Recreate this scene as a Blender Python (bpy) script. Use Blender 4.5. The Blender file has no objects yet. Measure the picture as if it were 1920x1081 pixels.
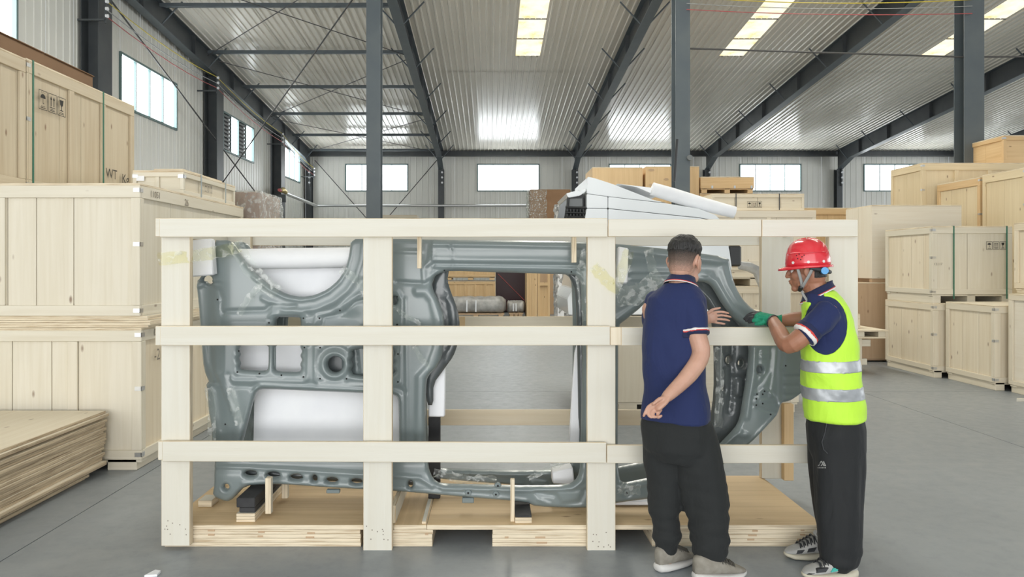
import bpy, bmesh, math, random
import numpy as np
from mathutils import Vector, Matrix, geometry
random.seed(7); rng = np.random.default_rng(7)
S = bpy.context.scene
COL = S.collection
# ---------------------------------------------------------------- camera
F, CX, CY, HC = 1400.0, 921.0, 497.0, 1.58
cam = bpy.data.cameras.new('camera'); camo = bpy.data.objects.new('camera', cam); COL.objects.link(camo)
camo.location = (0, 0, HC); camo.rotation_euler = (math.radians(90), 0, 0)
cam.sensor_width = 36; cam.lens = F / 1920 * 36
cam.shift_x = (960 - CX) / 1920; cam.shift_y = -(540.5 - CY) / 1920
cam.clip_start = .05; cam.clip_end = 200
S.camera = camo
# ---------------------------------------------------------------- world, lights, exposure
W = bpy.data.worlds.new('sky'); S.world = W; W.use_nodes = True
W.node_tree.nodes['Background'].inputs[0].default_value = (.90, .96, 1.0, 1)
W.node_tree.nodes['Background'].inputs[1].default_value = .72
def area(name, loc, rot, sx, sy, power, col=(1, 1, 1)):
    l = bpy.data.lights.new(name, 'AREA'); l.shape = 'RECTANGLE'; l.size = sx; l.size_y = sy
    l.energy = power; l.color = col
    o = bpy.data.objects.new(name, l); COL.objects.link(o); o.location = loc; o.rotation_euler = rot
    return o
# daylight through the big open gate behind the camera
area('gate_daylight', (-2.5, -7.5, 4.2), (math.radians(86), 0, 0), 13, 6.5, 540, (.965, .985, 1.0))
# added unseen fill low behind the camera, throwing light up onto the ceiling
area('upward_fill', (-1.5, -8.6, .7), (math.radians(116), 0, 0), 18, 3, 1060, (1.0, .985, .955))
# unseen fill added at the far right, brightening left walls and crate sides
area('side_fill', (31, 14, 3.6), (math.radians(93), 0, math.radians(90)), 26, 5, 1700, (.95, .98, 1))
# daylight that the roof skylights let down
for x_, e_ in ((1.1, 640), (7.15, 200), (13.2, 120)):
    area('skylight_daylight', (x_, 14.5, 8.3), (math.radians(-5), 0, 0), .75, 14, e_, (1.0, .97, .87))
S.view_settings.view_transform = 'Standard'; S.view_settings.look = 'None'
S.view_settings.exposure = 0.14; S.view_settings.gamma = 1.0; S.view_settings.use_curve_mapping = False

# ---------------------------------------------------------------- helpers
def X(px, d): return (px - CX) / F * d
def Z(py, d): return HC - (py - CY) / F * d
def P(px, py, d): return Vector((X(px, d), d, Z(py, d)))

def mat(name, col, rough=.6, metal=0., **kw):
    m = bpy.data.materials.new(name); m.use_nodes = True
    b = m.node_tree.nodes['Principled BSDF']
    b.inputs['Base Color'].default_value = (*col, 1); b.inputs['Roughness'].default_value = rough
    b.inputs['Metallic'].default_value = metal
    for k, v in kw.items():
        b.inputs[k.replace('_', ' ')].default_value = v
    return m
def nd(nt, typ, **kw):
    n = nt.nodes.new(typ)
    for k, v in kw.items():
        if k.startswith('i_'):
            key = k[2:]
            key = int(key) if key.isdigit() else key.replace('_', ' ')
            n.inputs[key].default_value = v
        else: setattr(n, k, v)
    return n
def ramp(nt, fac, stops):
    r = nt.nodes.new('ShaderNodeValToRGB')
    while len(r.color_ramp.elements) < len(stops): r.color_ramp.elements.new(.5)
    for e, (p, c) in zip(r.color_ramp.elements, stops):
        e.position = p; e.color = (*c, 1) if len(c) == 3 else c
    nt.links.new(fac, r.inputs[0]); return r.outputs[0]
def mix(nt, fac, a, b, mode='MIX'):
    n = nt.nodes.new('ShaderNodeMix'); n.data_type = 'RGBA'; n.blend_type = mode
    for sock, v in ((n.inputs[0], fac), (n.inputs[6], a), (n.inputs[7], b)):
        if isinstance(v, (int, float)): sock.default_value = v
        elif isinstance(v, tuple): sock.default_value = (*v, 1)
        else: nt.links.new(v, sock)
    return n.outputs[2]
def math_(nt, op, a, b=None):
    n = nt.nodes.new('ShaderNodeMath'); n.operation = op
    for k, v in ((0, a), (1, b)):
        if v is None: continue
        if isinstance(v, (int, float)): n.inputs[k].default_value = v
        else: nt.links.new(v, n.inputs[k])
    return n.outputs[0]
def bump(m, h, strength=.2, dist=.01):
    nt = m.node_tree; b = nd(nt, 'ShaderNodeBump', i_Strength=strength, i_Distance=dist)
    nt.links.new(h, b.inputs['Height']); nt.links.new(b.outputs[0], nt.nodes['Principled BSDF'].inputs['Normal'])

def grain_uv(nt, sc):
    """UV in metres (u along the grain), shifted per object"""
    uv = nd(nt, 'ShaderNodeUVMap'); uv.uv_map = 'UVMap'
    oi = nd(nt, 'ShaderNodeObjectInfo')
    mu = nd(nt, 'ShaderNodeVectorMath', operation='SCALE'); mu.inputs[0].default_value = (37., 53., 11.)
    nt.links.new(oi.outputs['Random'], mu.inputs['Scale'])
    ad = nd(nt, 'ShaderNodeVectorMath', operation='ADD')
    nt.links.new(uv.outputs[0], ad.inputs[0]); nt.links.new(mu.outputs[0], ad.inputs[1])
    outs = []
    for s in sc:
        ml = nd(nt, 'ShaderNodeVectorMath', operation='MULTIPLY'); ml.inputs[1].default_value = (*s, 1)
        nt.links.new(ad.outputs[0], ml.inputs[0]); outs.append(ml.outputs[0])
    return outs, oi.outputs['Random']
def wood(name, light, dark, knots=.5, knotcol=(.16, .07, .03), rough=.6, contrast=1.):
    m = mat(name, light, rough); nt = m.node_tree; L = nt.links
    (c1, c2, c3, c4), rnd = grain_uv(nt, [(1.2, 26), (.5, 4), (3.2, 7.5), (9, 120)])
    n1 = nd(nt, 'ShaderNodeTexNoise', i_Scale=1., i_Detail=4., i_Distortion=.6); L.new(c1, n1.inputs['Vector'])
    n2 = nd(nt, 'ShaderNodeTexNoise', i_Scale=1., i_Detail=2.); L.new(c2, n2.inputs['Vector'])
    f = math_(nt, 'MULTIPLY', math_(nt, 'ADD', math_(nt, 'MULTIPLY', n1.outputs[0], .6), math_(nt, 'MULTIPLY', n2.outputs[0], .4)), 1.)
    col = ramp(nt, f, [(.5 - .18 / contrast, dark), (.5 + .12 / contrast, light)])
    col = mix(nt, math_(nt, 'MULTIPLY', rnd, .30), col, tuple(c * .82 + d * .12 for c, d in zip(light, (1, .75, .45))))
    vo = nd(nt, 'ShaderNodeTexVoronoi', i_Scale=1., i_Randomness=1.); L.new(c3, vo.inputs['Vector'])
    spot = ramp(nt, vo.outputs['Distance'], [(.045, (1, 1, 1)), (.12, (0, 0, 0))])
    gate = ramp(nt, n2.outputs[0], [(.60 - .2 * knots, (0, 0, 0)), (.66 - .2 * knots, (1, 1, 1))])
    k = math_(nt, 'MULTIPLY', math_(nt, 'MULTIPLY', spot, gate), .75)
    col = mix(nt, k, col, knotcol)
    L.new(col, nt.nodes['Principled BSDF'].inputs['Base Color'])
    n4 = nd(nt, 'ShaderNodeTexNoise', i_Scale=1., i_Detail=2.); L.new(c4, n4.inputs['Vector'])
    bump(m, n4.outputs[0], .12, .004)
    return m
def ply_edge(name, a, b, period=.0042):
    m = mat(name, a, .75); nt = m.node_tree; L = nt.links
    (c1, c2), rnd = grain_uv(nt, [(2, 1 / period), (6, 90)])
    n1 = nd(nt, 'ShaderNodeTexNoise', i_Scale=1., i_Detail=2.); L.new(c1, n1.inputs['Vector'])
    n2 = nd(nt, 'ShaderNodeTexNoise', i_Scale=1., i_Detail=3.); L.new(c2, n2.inputs['Vector'])
    f = math_(nt, 'ADD', math_(nt, 'MULTIPLY', n1.outputs[0], .6), math_(nt, 'MULTIPLY', n2.outputs[0], .4))
    L.new(ramp(nt, f, [(.36, b), (.50, a), (.66, tuple(min(1, c * 1.15) for c in a))]), nt.nodes['Principled BSDF'].inputs['Base Color'])
    bump(m, f, .4, .004)
    return m
def noisy(name, c1, c2, scale=3., rough=.5, detail=4., coord='Object', stretch=(1, 1, 1), metal=0., bumpy=0., **kw):
    m = mat(name, c1, rough, metal, **kw); nt = m.node_tree; L = nt.links
    tc = nd(nt, 'ShaderNodeTexCoord'); mp = nd(nt, 'ShaderNodeMapping'); mp.inputs['Scale'].default_value = stretch
    L.new(tc.outputs[coord], mp.inputs[0])
    n = nd(nt, 'ShaderNodeTexNoise', i_Scale=scale, i_Detail=detail); L.new(mp.outputs[0], n.inputs['Vector'])
    L.new(ramp(nt, n.outputs[0], [(.35, c1), (.65, c2)]), nt.nodes['Principled BSDF'].inputs['Base Color'])
    if bumpy: bump(m, n.outputs[0], bumpy, .01)
    return m
def emit(name, col, s):
    m = bpy.data.materials.new(name); m.use_nodes = True; nt = m.node_tree; nt.nodes.clear()
    e = nd(nt, 'ShaderNodeEmission'); e.inputs[0].default_value = (*col, 1); e.inputs[1].default_value = s
    o = nd(nt, 'ShaderNodeOutputMaterial'); nt.links.new(e.outputs[0], o.inputs[0]); return m
def film(name, col=(.95, .97, .95), base=.18, grow=.6):
    """clear plastic film: mostly see-through with glossy glints"""
    m = bpy.data.materials.new(name); m.use_nodes = True; nt = m.node_tree; nt.nodes.clear()
    t = nd(nt, 'ShaderNodeBsdfTransparent'); t.inputs[0].default_value = (*col, 1)
    g = nd(nt, 'ShaderNodeBsdfPrincipled', i_Roughness=.12); g.inputs['Base Color'].default_value = (.85, .87, .85, 1)
    lw = nd(nt, 'ShaderNodeLayerWeight', i_Blend=.35)
    tc = nd(nt, 'ShaderNodeTexCoord'); nz = nd(nt, 'ShaderNodeTexNoise', i_Scale=22., i_Detail=3.); nt.links.new(tc.outputs['Object'], nz.inputs['Vector'])
    bm_ = nd(nt, 'ShaderNodeBump', i_Strength=.8, i_Distance=.02); nt.links.new(nz.outputs[0], bm_.inputs['Height'])
    nt.links.new(bm_.outputs[0], g.inputs['Normal'])
    st = ramp(nt, nz.outputs[0], [(.52, (0, 0, 0)), (.62, (1, 1, 1))])
    f = math_(nt, 'ADD', math_(nt, 'MULTIPLY', lw.outputs['Facing'], grow), math_(nt, 'ADD', math_(nt, 'MULTIPLY', st, .30), base))
    f = math_(nt, 'MINIMUM', f, .9)
    mx = nd(nt, 'ShaderNodeMixShader'); nt.links.new(f, mx.inputs[0]); nt.links.new(t.outputs[0], mx.inputs[1]); nt.links.new(g.outputs[0], mx.inputs[2])
    o = nd(nt, 'ShaderNodeOutputMaterial'); nt.links.new(mx.outputs[0], o.inputs[0]); return m

M = {}
M['pine'] = wood('pale_pine', (.69, .668, .59), (.645, .61, .515), -.35)
M['crate'] = wood('crate_plywood', (.76, .69, .555), (.67, .585, .44), .6)
M['crate_g'] = wood('crate_plywood_grey', (.75, .70, .585), (.66, .60, .47), .9)
M['crate_k'] = wood('knotty_plywood', (.80, .71, .555), (.69, .585, .42), 1.35)
M['crate_w'] = wood('warm_plywood', (.72, .52, .29), (.60, .40, .20), .4)
M['crate_b'] = wood('brown_plywood', (.54, .38, .24), (.46, .31, .19), .2)
M['crate_p'] = wood('pale_board', (.79, .73, .615), (.73, .65, .52), .3)
M['deck'] = wood('deck_plywood', (.70, .52, .31), (.52, .37, .20), 1.2)
M['crate_y'] = wood('yellowish_plywood', (.76, .645, .44), (.66, .54, .34), .6)
M['crate_o'] = wood('aged_knotty_plywood', (.60, .52, .385), (.50, .405, .275), 1.5)
M['edge'] = ply_edge('plywood_edge', (.74, .64, .48), (.45, .33, .2))
M['edge_d'] = ply_edge('weathered_plywood_edge', (.52, .42, .29), (.25, .18, .11))
M['steel'] = noisy('painted_grey_steel', (.085, .105, .12), (.105, .125, .135), 2., .42)
M['steel_d'] = noisy('dark_grey_steel', (.06, .068, .075), (.08, .088, .092), 2., .45)
M['steel_l'] = noisy('light_grey_steel', (.14, .155, .16), (.17, .18, .18), 2., .42)
M['rod'] = mat('dark_rod', (.07, .07, .07), .5)
M['clad'] = noisy('wall_cladding', (.74, .74, .69), (.80, .795, .74), .6, .38)
M['roofp'] = noisy('roof_cladding', (.80, .765, .68), (.86, .82, .735), .5, .22)
M['white_frame'] = mat('window_frame_metal', (.16, .24, .24), .4)
M['pane'] = emit('daylit_window_pane', (.93, .98, 1.0), 7.0)
M['sky_pane'] = None
M['clip'] = mat('galvanised_clip', (.62, .63, .63), .3, .8)
M['ink'] = mat('stencil_ink', (.03, .028, .025), .8)
M['ink_f'] = mat('faded_ink', (.22, .19, .15), .8)
M['green_strap'] = mat('green_strap', (.03, .16, .10), .45)
M['grey_strap'] = mat('grey_strap', (.36, .40, .40), .35)
M['foam'] = noisy('white_foam', (.84, .85, .88), (.90, .91, .93), 4., .85)
M['rubber'] = noisy('black_rubber', (.022, .022, .024), (.04, .04, .042), 9., .75)
M['film'] = film('clear_film', base=.07, grow=.45)
M['film_y'] = film('yellow_tape', (.97, .96, .82), .0, .22)
M['carton'] = noisy('brown_carton', (.20, .115, .06), (.24, .14, .075), 2., .8)
M['white_paint'] = mat('white_car_paint', (.80, .83, .84), .28, 0., Coat_Weight=.6, Coat_Roughness=.08)
M['black'] = mat('black_plastic', (.015, .016, .016), .4)
M['wrap'] = noisy('grey_wrap', (.30, .30, .29), (.46, .46, .45), 6., .35, bumpy=.4)
M['maroon'] = mat('maroon_steel', (.035, .012, .016), .35)
def sky_pane():
    m = bpy.data.materials.new('skylight_sheet'); m.use_nodes = True; nt = m.node_tree; nt.nodes.clear()
    tc = nd(nt, 'ShaderNodeTexCoord'); n = nd(nt, 'ShaderNodeTexNoise', i_Scale=2.2, i_Detail=3.); nt.links.new(tc.outputs['Object'], n.inputs['Vector'])
    c = ramp(nt, n.outputs[0], [(.30, (.92, .66, .26)), (.42, (1., .90, .60)), (.6, (1., .95, .76))])
    e = nd(nt, 'ShaderNodeEmission', i_Strength=1.15); nt.links.new(c, e.inputs[0])
    o = nd(nt, 'ShaderNodeOutputMaterial'); nt.links.new(e.outputs[0], o.inputs[0]); return m
M['sky_pane'] = sky_pane()
def concrete():
    m = mat('concrete_floor', (.3, .3, .3), .38); nt = m.node_tree; L = nt.links
    ge = nd(nt, 'ShaderNodeNewGeometry')
    n1 = nd(nt, 'ShaderNodeTexNoise', i_Scale=.55, i_Detail=6., i_Roughness=.6); L.new(ge.outputs['Position'], n1.inputs['Vector'])
    n2 = nd(nt, 'ShaderNodeTexNoise', i_Scale=9., i_Detail=6., i_Roughness=.7); L.new(ge.outputs['Position'], n2.inputs['Vector'])
    mp = nd(nt, 'ShaderNodeMapping'); mp.inputs['Scale'].default_value = (.5, 2.2, 1); L.new(ge.outputs['Position'], mp.inputs[0])
    n3 = nd(nt, 'ShaderNodeTexNoise', i_Scale=1.1, i_Detail=5., i_Distortion=1.2); L.new(mp.outputs[0], n3.inputs['Vector'])
    c = ramp(nt, n1.outputs[0], [(.33, (.238, .262, .282)), (.66, (.285, .311, .332))])
    c = mix(nt, ramp(nt, n2.outputs[0], [(.5, (0, 0, 0)), (.75, (.35, .35, .35))]), c, (.20, .22, .237))
    c = mix(nt, ramp(nt, n3.outputs[0], [(.60, (0, 0, 0)), (.72, (.30, .30, .30))]), c, (.375, .39, .395))
    L.new(c, nt.nodes['Principled BSDF'].inputs['Base Color'])
    L.new(ramp(nt, n2.outputs[0], [(.3, (.30, .30, .30)), (.7, (.5, .5, .5))]), nt.nodes['Principled BSDF'].inputs['Roughness'])
    bump(m, n2.outputs[0], .05, .004)
    return m
M['floor'] = concrete()

# ---- geometry collector
class MB:
    def __init__(s, org=(0, 0, 0)):
        s.v = []; s.f = []; s.mi = []; s.uv = []; s.sm = []; s.o = Vector(org)
    def poly(s, pts, faces, mi=0, uvs=None, smooth=False):
        b = len(s.v); s.v += [tuple(Vector(p) - s.o) for p in pts]
        for k, f in enumerate(faces):
            s.f.append([b + i for i in f]); s.mi.append(mi if isinstance(mi, int) else mi[k]); s.sm.append(smooth)
            s.uv.append(uvs[k] if uvs else [(pts[i][0] + pts[i][1] * .3, pts[i][2]) for i in f])
        return s
    def box(s, x0, x1, y0, y1, z0, z1, c=0., edge=None, rot=None, mi=0):
        """box, chamfer c; faces across the thin axis take material index `edge`; rot = Matrix about the centre"""
        lo = (min(x0, x1), min(y0, y1), min(z0, z1)); hi = (max(x0, x1), max(y0, y1), max(z0, z1))
        ce = Vector([(a + b) / 2 for a, b in zip(lo, hi)]); h = [(b - a) / 2 for a, b in zip(lo, hi)]
        c = min(c, min(h) * .6)
        thin = h.index(min(h)); long = h.index(max(h))
        if thin == long: long = (thin + 1) % 3
        V = {}; pts = []
        def vid(sx, sy, sz, ax):
            k = (sx, sy, sz, ax if c > 0 else 3)
            if k not in V:
                q = [sx * h[0], sy * h[1], sz * h[2]]
                if c > 0:
                    for a in range(3):
                        if a != ax: q[a] -= (sx, sy, sz)[a] * c
                V[k] = len(pts); pts.append(Vector(q))
            return V[k]
        faces = []; ax_ = []
        for a in range(3):
            b_, c_ = (a + 1) % 3, (a + 2) % 3
            for sg in (-1, 1):
                q = []
                for (u, w) in ((-1, -1), (1, -1), (1, 1), (-1, 1)):
                    t = [0, 0, 0]; t[a] = sg; t[b_] = u; t[c_] = w; q.append(vid(*t, a))
                faces.append(q if sg > 0 else q[::-1]); ax_.append(a)
        if c > 0:
            for a in range(3):
                b_, c_ = (a + 1) % 3, (a + 2) % 3
                for u in (-1, 1):
                    for w in (-1, 1):
                        t0 = [0, 0, 0]; t0[a] = -1; t0[b_] = u; t0[c_] = w; t1 = list(t0); t1[a] = 1
                        q = [vid(*t0, b_), vid(*t1, b_), vid(*t1, c_), vid(*t0, c_)]
                        n = (pts[q[1]] - pts[q[0]]).cross(pts[q[2]] - pts[q[0]]); out = Vector([0 if i == a else t0[i] for i in range(3)])
                        faces.append(q if n.dot(out) > 0 else q[::-1]); ax_.append(b_ if b_ != thin else c_)
            for sx in (-1, 1):
                for sy in (-1, 1):
                    for sz in (-1, 1):
                        q = [vid(sx, sy, sz, a) for a in range(3)]
                        n = (pts[q[1]] - pts[q[0]]).cross(pts[q[2]] - pts[q[0]])
                        faces.append(q if n.dot(Vector((sx, sy, sz))) > 0 else q[::-1]); ax_.append(thin)
        uvs = []; mis = []
        for q, a in zip(faces, ax_):
            us = [i for i in range(3) if i != a]
            ua = long if long in us else us[0]
            if edge is not None and a != thin:
                ua = [i for i in us if i != thin][0]
                mis.append(edge)
            else: mis.append(mi)
            va = [i for i in us if i != ua][0]
            uvs.append([(pts[i][ua] + h[ua], pts[i][va] + h[va]) for i in q])
        if rot is not None: pts = [rot @ p for p in pts]
        pts = [p + ce for p in pts]
        return s.poly(pts, faces, mis, uvs)
    def tube(s, pts, r, n=8, cap=True, smooth=True, mi=0, flat=1.):
        pts = [Vector(p) for p in pts]; m = len(pts)
        rs = r if hasattr(r, '__len__') else [r] * m
        t0 = (pts[1] - pts[0]).normalized(); up = Vector((0, 0, 1)) if abs(t0.z) < .9 else Vector((1, 0, 0))
        e1 = t0.cross(up).normalized(); P_ = []; 
        for i in range(m):
            t = (pts[min(i + 1, m - 1)] - pts[max(i - 1, 0)]).normalized()
            e1 = (e1 - t * e1.dot(t)).normalized(); e2 = t.cross(e1)
            for k in range(n):
                a = 2 * math.pi * k / n
                P_.append(pts[i] + e1 * math.cos(a) * rs[i] + e2 * math.sin(a) * rs[i] * flat)
        fs = []; 
        for i in range(m - 1):
            for k in range(n):
                fs.append([i * n + k, i * n + (k + 1) % n, (i + 1) * n + (k + 1) % n, (i + 1) * n + k])
        s.poly(P_, fs, mi, None, smooth)
        if cap: s.poly(P_[:n], [list(range(n))[::-1]], mi); s.poly(P_[-n:], [list(range(n))], mi)
        return s
    def loft(s, rings, cap=True, smooth=True, mi=0):
        n = len(rings[0]); P_ = [p for r in rings for p in r]; fs = []
        for i in range(len(rings) - 1):
            for k in range(n):
                fs.append([i * n + k, i * n + (k + 1) % n, (i + 1) * n + (k + 1) % n, (i + 1) * n + k])
        if cap: fs.append(list(range(n))[::-1]); fs.append([(len(rings) - 1) * n + k for k in range(n)])
        return s.poly(P_, fs, mi, None, smooth)
    def prism(s, outline, ax, a0, a1, mi=0, smooth=False):
        """outline = list of 2D points in the other two axes (x,z for ax 1; y,z for ax 0; x,y for ax 2)"""
        def mk(p, a): return {0: (a, p[0], p[1]), 1: (p[0], a, p[1]), 2: (p[0], p[1], a)}[ax]
        n = len(outline); pts = [mk(p, a0) for p in outline] + [mk(p, a1) for p in outline]
        fs = [[k, (k + 1) % n, n + (k + 1) % n, n + k] for k in range(n)] + [list(range(n))[::-1], [n + k for k in range(n)]]
        return s.poly(pts, fs, mi, None, smooth)
    def mesh(s, name, mats):
        me = bpy.data.meshes.new(name); me.from_pydata(s.v, [], s.f)
        for m in (mats if isinstance(mats, (list, tuple)) else [mats]): me.materials.append(m)
        me.polygons.foreach_set('material_index', s.mi); me.polygons.foreach_set('use_smooth', s.sm)
        ul = me.uv_layers.new(name='UVMap'); ul.data.foreach_set('uv', [c for f in s.uv for p in f for c in p])
        me.validate(); me.update(); return me
    def build(s, name, mats, parent=None, fix=False):
        me = s.mesh(name, mats)
        if fix:
            bm = bmesh.new(); bm.from_mesh(me); bmesh.ops.remove_doubles(bm, verts=bm.verts, dist=1e-5)
            bmesh.ops.recalc_face_normals(bm, faces=bm.faces); bm.to_mesh(me); bm.free()
        o = bpy.data.objects.new(name, me); COL.objects.link(o)
        if parent: o.parent = parent
        else: o.location = s.o
        return o
def tag(o, label=None, cat=None, group=None, kind=None):
    if label: o['label'] = label
    if cat: o['category'] = cat
    if group: o['group'] = group
    if kind: o['kind'] = kind
    return o
def empty(name, loc, label=None, cat=None, group=None, kind=None):
    o = bpy.data.objects.new(name, None); COL.objects.link(o); o.location = loc; o.empty_display_size = .1
    return tag(o, label, cat, group, kind)
def link(name, me, parent=None, loc=(0, 0, 0)):
    o = bpy.data.objects.new(name, me); COL.objects.link(o); o.parent = parent; o.location = loc; return o
def bx(name, org, parent, m, *a, **k):
    return MB(org).box(*a, **k).build(name, m, parent)
# ================================================================ the setting
YB = 34.6; XL = -8.6; XR = 34.; YF = -9.
def roof_z(y): return 6.86 + .0857 * (YB - y)
# ---- floor slabs
fl = MB().box(XL - .3, XR, YF, YB + .3, -.25, -.05).build('floor', M['steel_d']); fl['kind'] = 'structure'
xs = [XL - .3, -2.62, 4.62, 11.6, 18.6, 26, XR]; ys = [YF, .9, 9.35, 16.5, 22.5, 28.5, YB + .3]
for i in range(len(xs) - 1):
    for j in range(len(ys) - 1):
        bx('floor_slab', (0, 0, 0), fl, M['floor'], xs[i] + .004, xs[i + 1] - .004, ys[j] + .004, ys[j + 1] - .004, -.06, 0)
# ---- cladding panel profile
def ribbed(w, n, depth, rib, L):
    """open ribbed sheet, x 0..w across, y 0..L along, ribs stand to +z"""
    m = MB(); prof = [(0, 0)]; st = w / n
    for k in range(n):
        c = st * (k + .5); prof += [(c - rib, 0), (c - rib * .55, depth), (c + rib * .55, depth), (c + rib, 0)]
    prof += [(w - .012, 0), (w - .008, -.012), (w, -.012)]
    pts = [(x, 0, z) for x, z in prof] + [(x, L, z) for x, z in prof]; q = len(prof)
    m.poly(pts, [[k, k + 1, q + k + 1, q + k] for k in range(q - 1)])
    return m
# ---- ceiling: bays between rafters, ribbed liner panels
RX = [-8.35, -2.3, 3.85, 9.9, 15.95, 22.0, 28.05]
ce = MB().poly([(XL, YB, roof_z(YB) + .09), (XR, YB, roof_z(YB) + .09), (XR, YF, roof_z(YF) + .09), (XL, YF, roof_z(YF) + .09)], [[0, 1, 2, 3]]).build('ceiling', M['roofp']); ce['kind'] = 'structure'
th = math.atan(.0857)
def roof_panel_mesh(w, y0, y1):      # ribs hang down
    L = (y0 - y1) / math.cos(th); m = ribbed(w, 4, -.032, .035, L)
    R = Matrix(((1, 0, 0), (0, -math.cos(th), 0), (0, math.sin(th), 1)))
    m.v = [tuple(R @ Vector(v)) for v in m.v]; return m.mesh('roof_panel', M['roofp'])
pw = 6.05 / 8
meA = roof_panel_mesh(pw, YB, 23.9); meB = roof_panel_mesh(pw, 23.9, YF)
meC = roof_panel_mesh(pw, 23.9, 22.55); meD = roof_panel_mesh(pw, 9., YF)
yl = [22.55 - 1.355 * k for k in range(11)]
for bi in range(-1, 7):
    x0 = (RX[bi] if bi >= 0 else RX[0] - 6.05)
    for k in range(8):
        x = x0 + k * pw
        if x < XL - pw * .8 or x > XR: continue
        link('roof_panel', meA, ce, (x, YB, roof_z(YB)))
        if bi in (1, 2, 3) and k == 4:
            link('roof_panel', meC, ce, (x, 23.9, roof_z(23.9) + .006)); link('roof_panel', meD, ce, (x, 9., roof_z(9.) + .006))
            sk = empty('skylight', (x + pw / 2, 15.8, roof_z(15.8)), ['', 'translucent yellow skylight strip in the roof above the middle of the crate', 'translucent skylight strip in the roof above the two men', 'translucent skylight strip in the roof half hidden by the thick column'][bi], 'skylight', None, 'structure')
            o = Vector(sk.location)
            for q in range(10):
                ya, yb = yl[q], yl[q + 1] + .03
                bxs = MB(o); bxs.poly([(x + .01, ya, roof_z(ya) + .01), (x + pw - .01, ya, roof_z(ya) + .01), (x + pw - .01, yb, roof_z(yb) + .01), (x + .01, yb, roof_z(yb) + .01)], [[0, 1, 2, 3]])
                for c in (.2, .4, .6, .8):
                    xx = x + pw * c; bxs.poly([(xx - .015, ya, roof_z(ya) + .009), (xx, ya, roof_z(ya) - .008), (xx + .015, ya, roof_z(ya) + .009), (xx - .015, yb, roof_z(yb) + .009), (xx, yb, roof_z(yb) - .008), (xx + .015, yb, roof_z(yb) + .009)], [[0, 1, 4, 3], [1, 2, 5, 4]])
                bxs.build('skylight_pane', M['sky_pane'], sk)
                bx('purlin_shadow_bar', o, sk, M['rod'], x, x + pw, yb - .03, yb, roof_z(yb) - .01, roof_z(yb) + .02)  # dark bar put in place of a purlin's shadow across the sheet
        else:
            link('roof_panel', meB, ce, (x, 23.9, roof_z(23.9) + .006))
# ---- walls with windows: segments along s, z ranges
def wall(name, s0, s1, ztop, wins, place, n=4):
    """place(s, z, off) -> world point ; wins = list of (s0,s1,z0,z1)"""
    root = empty(name, place((s0 + s1) / 2, 0, 0), None, None, None, 'structure'); o = Vector(root.location)
    cuts = [s0]
    for a, b, _, _ in wins: cuts += [a, b]
    cuts.append(s1); segs = []
    for i in range(len(cuts) - 1):
        a, b = cuts[i], cuts[i + 1]; isw = i % 2 == 1; k = max(1, round((b - a) / 1.0))
        for q in range(k): segs.append((a + (b - a) * q / k, a + (b - a) * (q + 1) / k, wins[i // 2] if isw else None))
    for a, b, w in segs:
        zt0, zt1 = ztop(a), ztop(b)
        for zr in ([(0, None)] if w is None else [(0, w[2]), (w[3], None)]):
            m = MB(o); prof = []; st = (b - a) / n
            for k in range(n):
                c = a + st * (k + .5); prof += [(c - st * .5 + .004, 0), (c - .03, 0), (c - .018, .012), (c + .018, .012), (c + .03, 0)]
            prof += [(b - .004, 0), (b, -.012)]; q = len(prof)
            pts = [place(s, zr[0], h) for s, h in prof] + [place(s, (zt0 + (zt1 - zt0) * (s - a) / (b - a)) if zr[1] is None else zr[1], h) for s, h in prof]
            m.poly(pts, [[k, k + 1, q + k + 1, q + k] for k in range(q - 1)]).build('wall_panel', M['clad'], root)
    return root
WZ0, WZ1 = 5.05, 6.22
bw = [(-6.7, -3.9), (-.6, 2.18), (5.5, 8.28), (11.55, 14.3), (17.3, 20.1), (23.4, 26.2)]
wall('wall_back', XL, XR, lambda s: 6.9, [(a, b, WZ0, WZ1) for a, b in bw], lambda s, z, h: Vector((s, YB - h, z)))
lw = [(10.2, 13.45), (17.3, 20.3), (23.9, 26.9), (30.3, 33.4)]
lz = (5.3, 6.47)
wall('wall_left', YF, YB, lambda s: roof_z(s), [(a, b, *lz) for a, b in lw], lambda s, z, h: Vector((XL + h, s, z)))
# daylight outside the walls is seen only through the panes
def window(n, s0, s1, z0, z1, place, label=None, louvre=False):
    root = empty('window_%d' % n, place((s0 + s1) / 2, z0, 0), None, None, None, 'structure'); o = Vector(root.location)
    def pb(name, m, a, b, c, d, h0, h1):
        p, q = place(a, c, h0), place(b, d, h1); return bx(name, o, root, m, p.x, q.x, p.y, q.y, p.z, q.z)
    t = .055
    pb('window_frame', M['white_frame'], s0 - .02, s1 + .02, z0 - t, z0, -.06, .05); pb('window_frame', M['white_frame'], s0 - .02, s1 + .02, z1, z1 + t, -.06, .05)
    pb('window_frame', M['white_frame'], s0 - t, s0, z0 - t, z1 + t, -.06, .05); pb('window_frame', M['white_frame'], s1, s1 + t, z0 - t, z1 + t, -.06, .05)
    k = 4
    for i in range(k):
        a, b = s0 + (s1 - s0) * i / k, s0 + (s1 - s0) * (i + 1) / k
        if i: pb('window_bar', M['white_frame'], a - .018, a + .018, z0, z1, -.04, .02)
        if louvre and i in (0, 2):
            for q in range(9):
                zz = z0 + (z1 - z0) * (q + .5) / 9; pb('louvre_slat', M['steel_l'], a + .02, b - .02, zz - .02, zz + .045, -.03, .0)
            pb('window_pane', M['black'], a + .018, b - .018, z0, z1, -.06, -.05)
        else:
            pb('window_pane', M['pane'], a, b, z0, z1, -.05, -.04)
    return root
for i, (a, b) in enumerate(bw): window(i + 1, a, b, WZ0, WZ1, lambda s, z, h: Vector((s, YB - h, z)))
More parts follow.
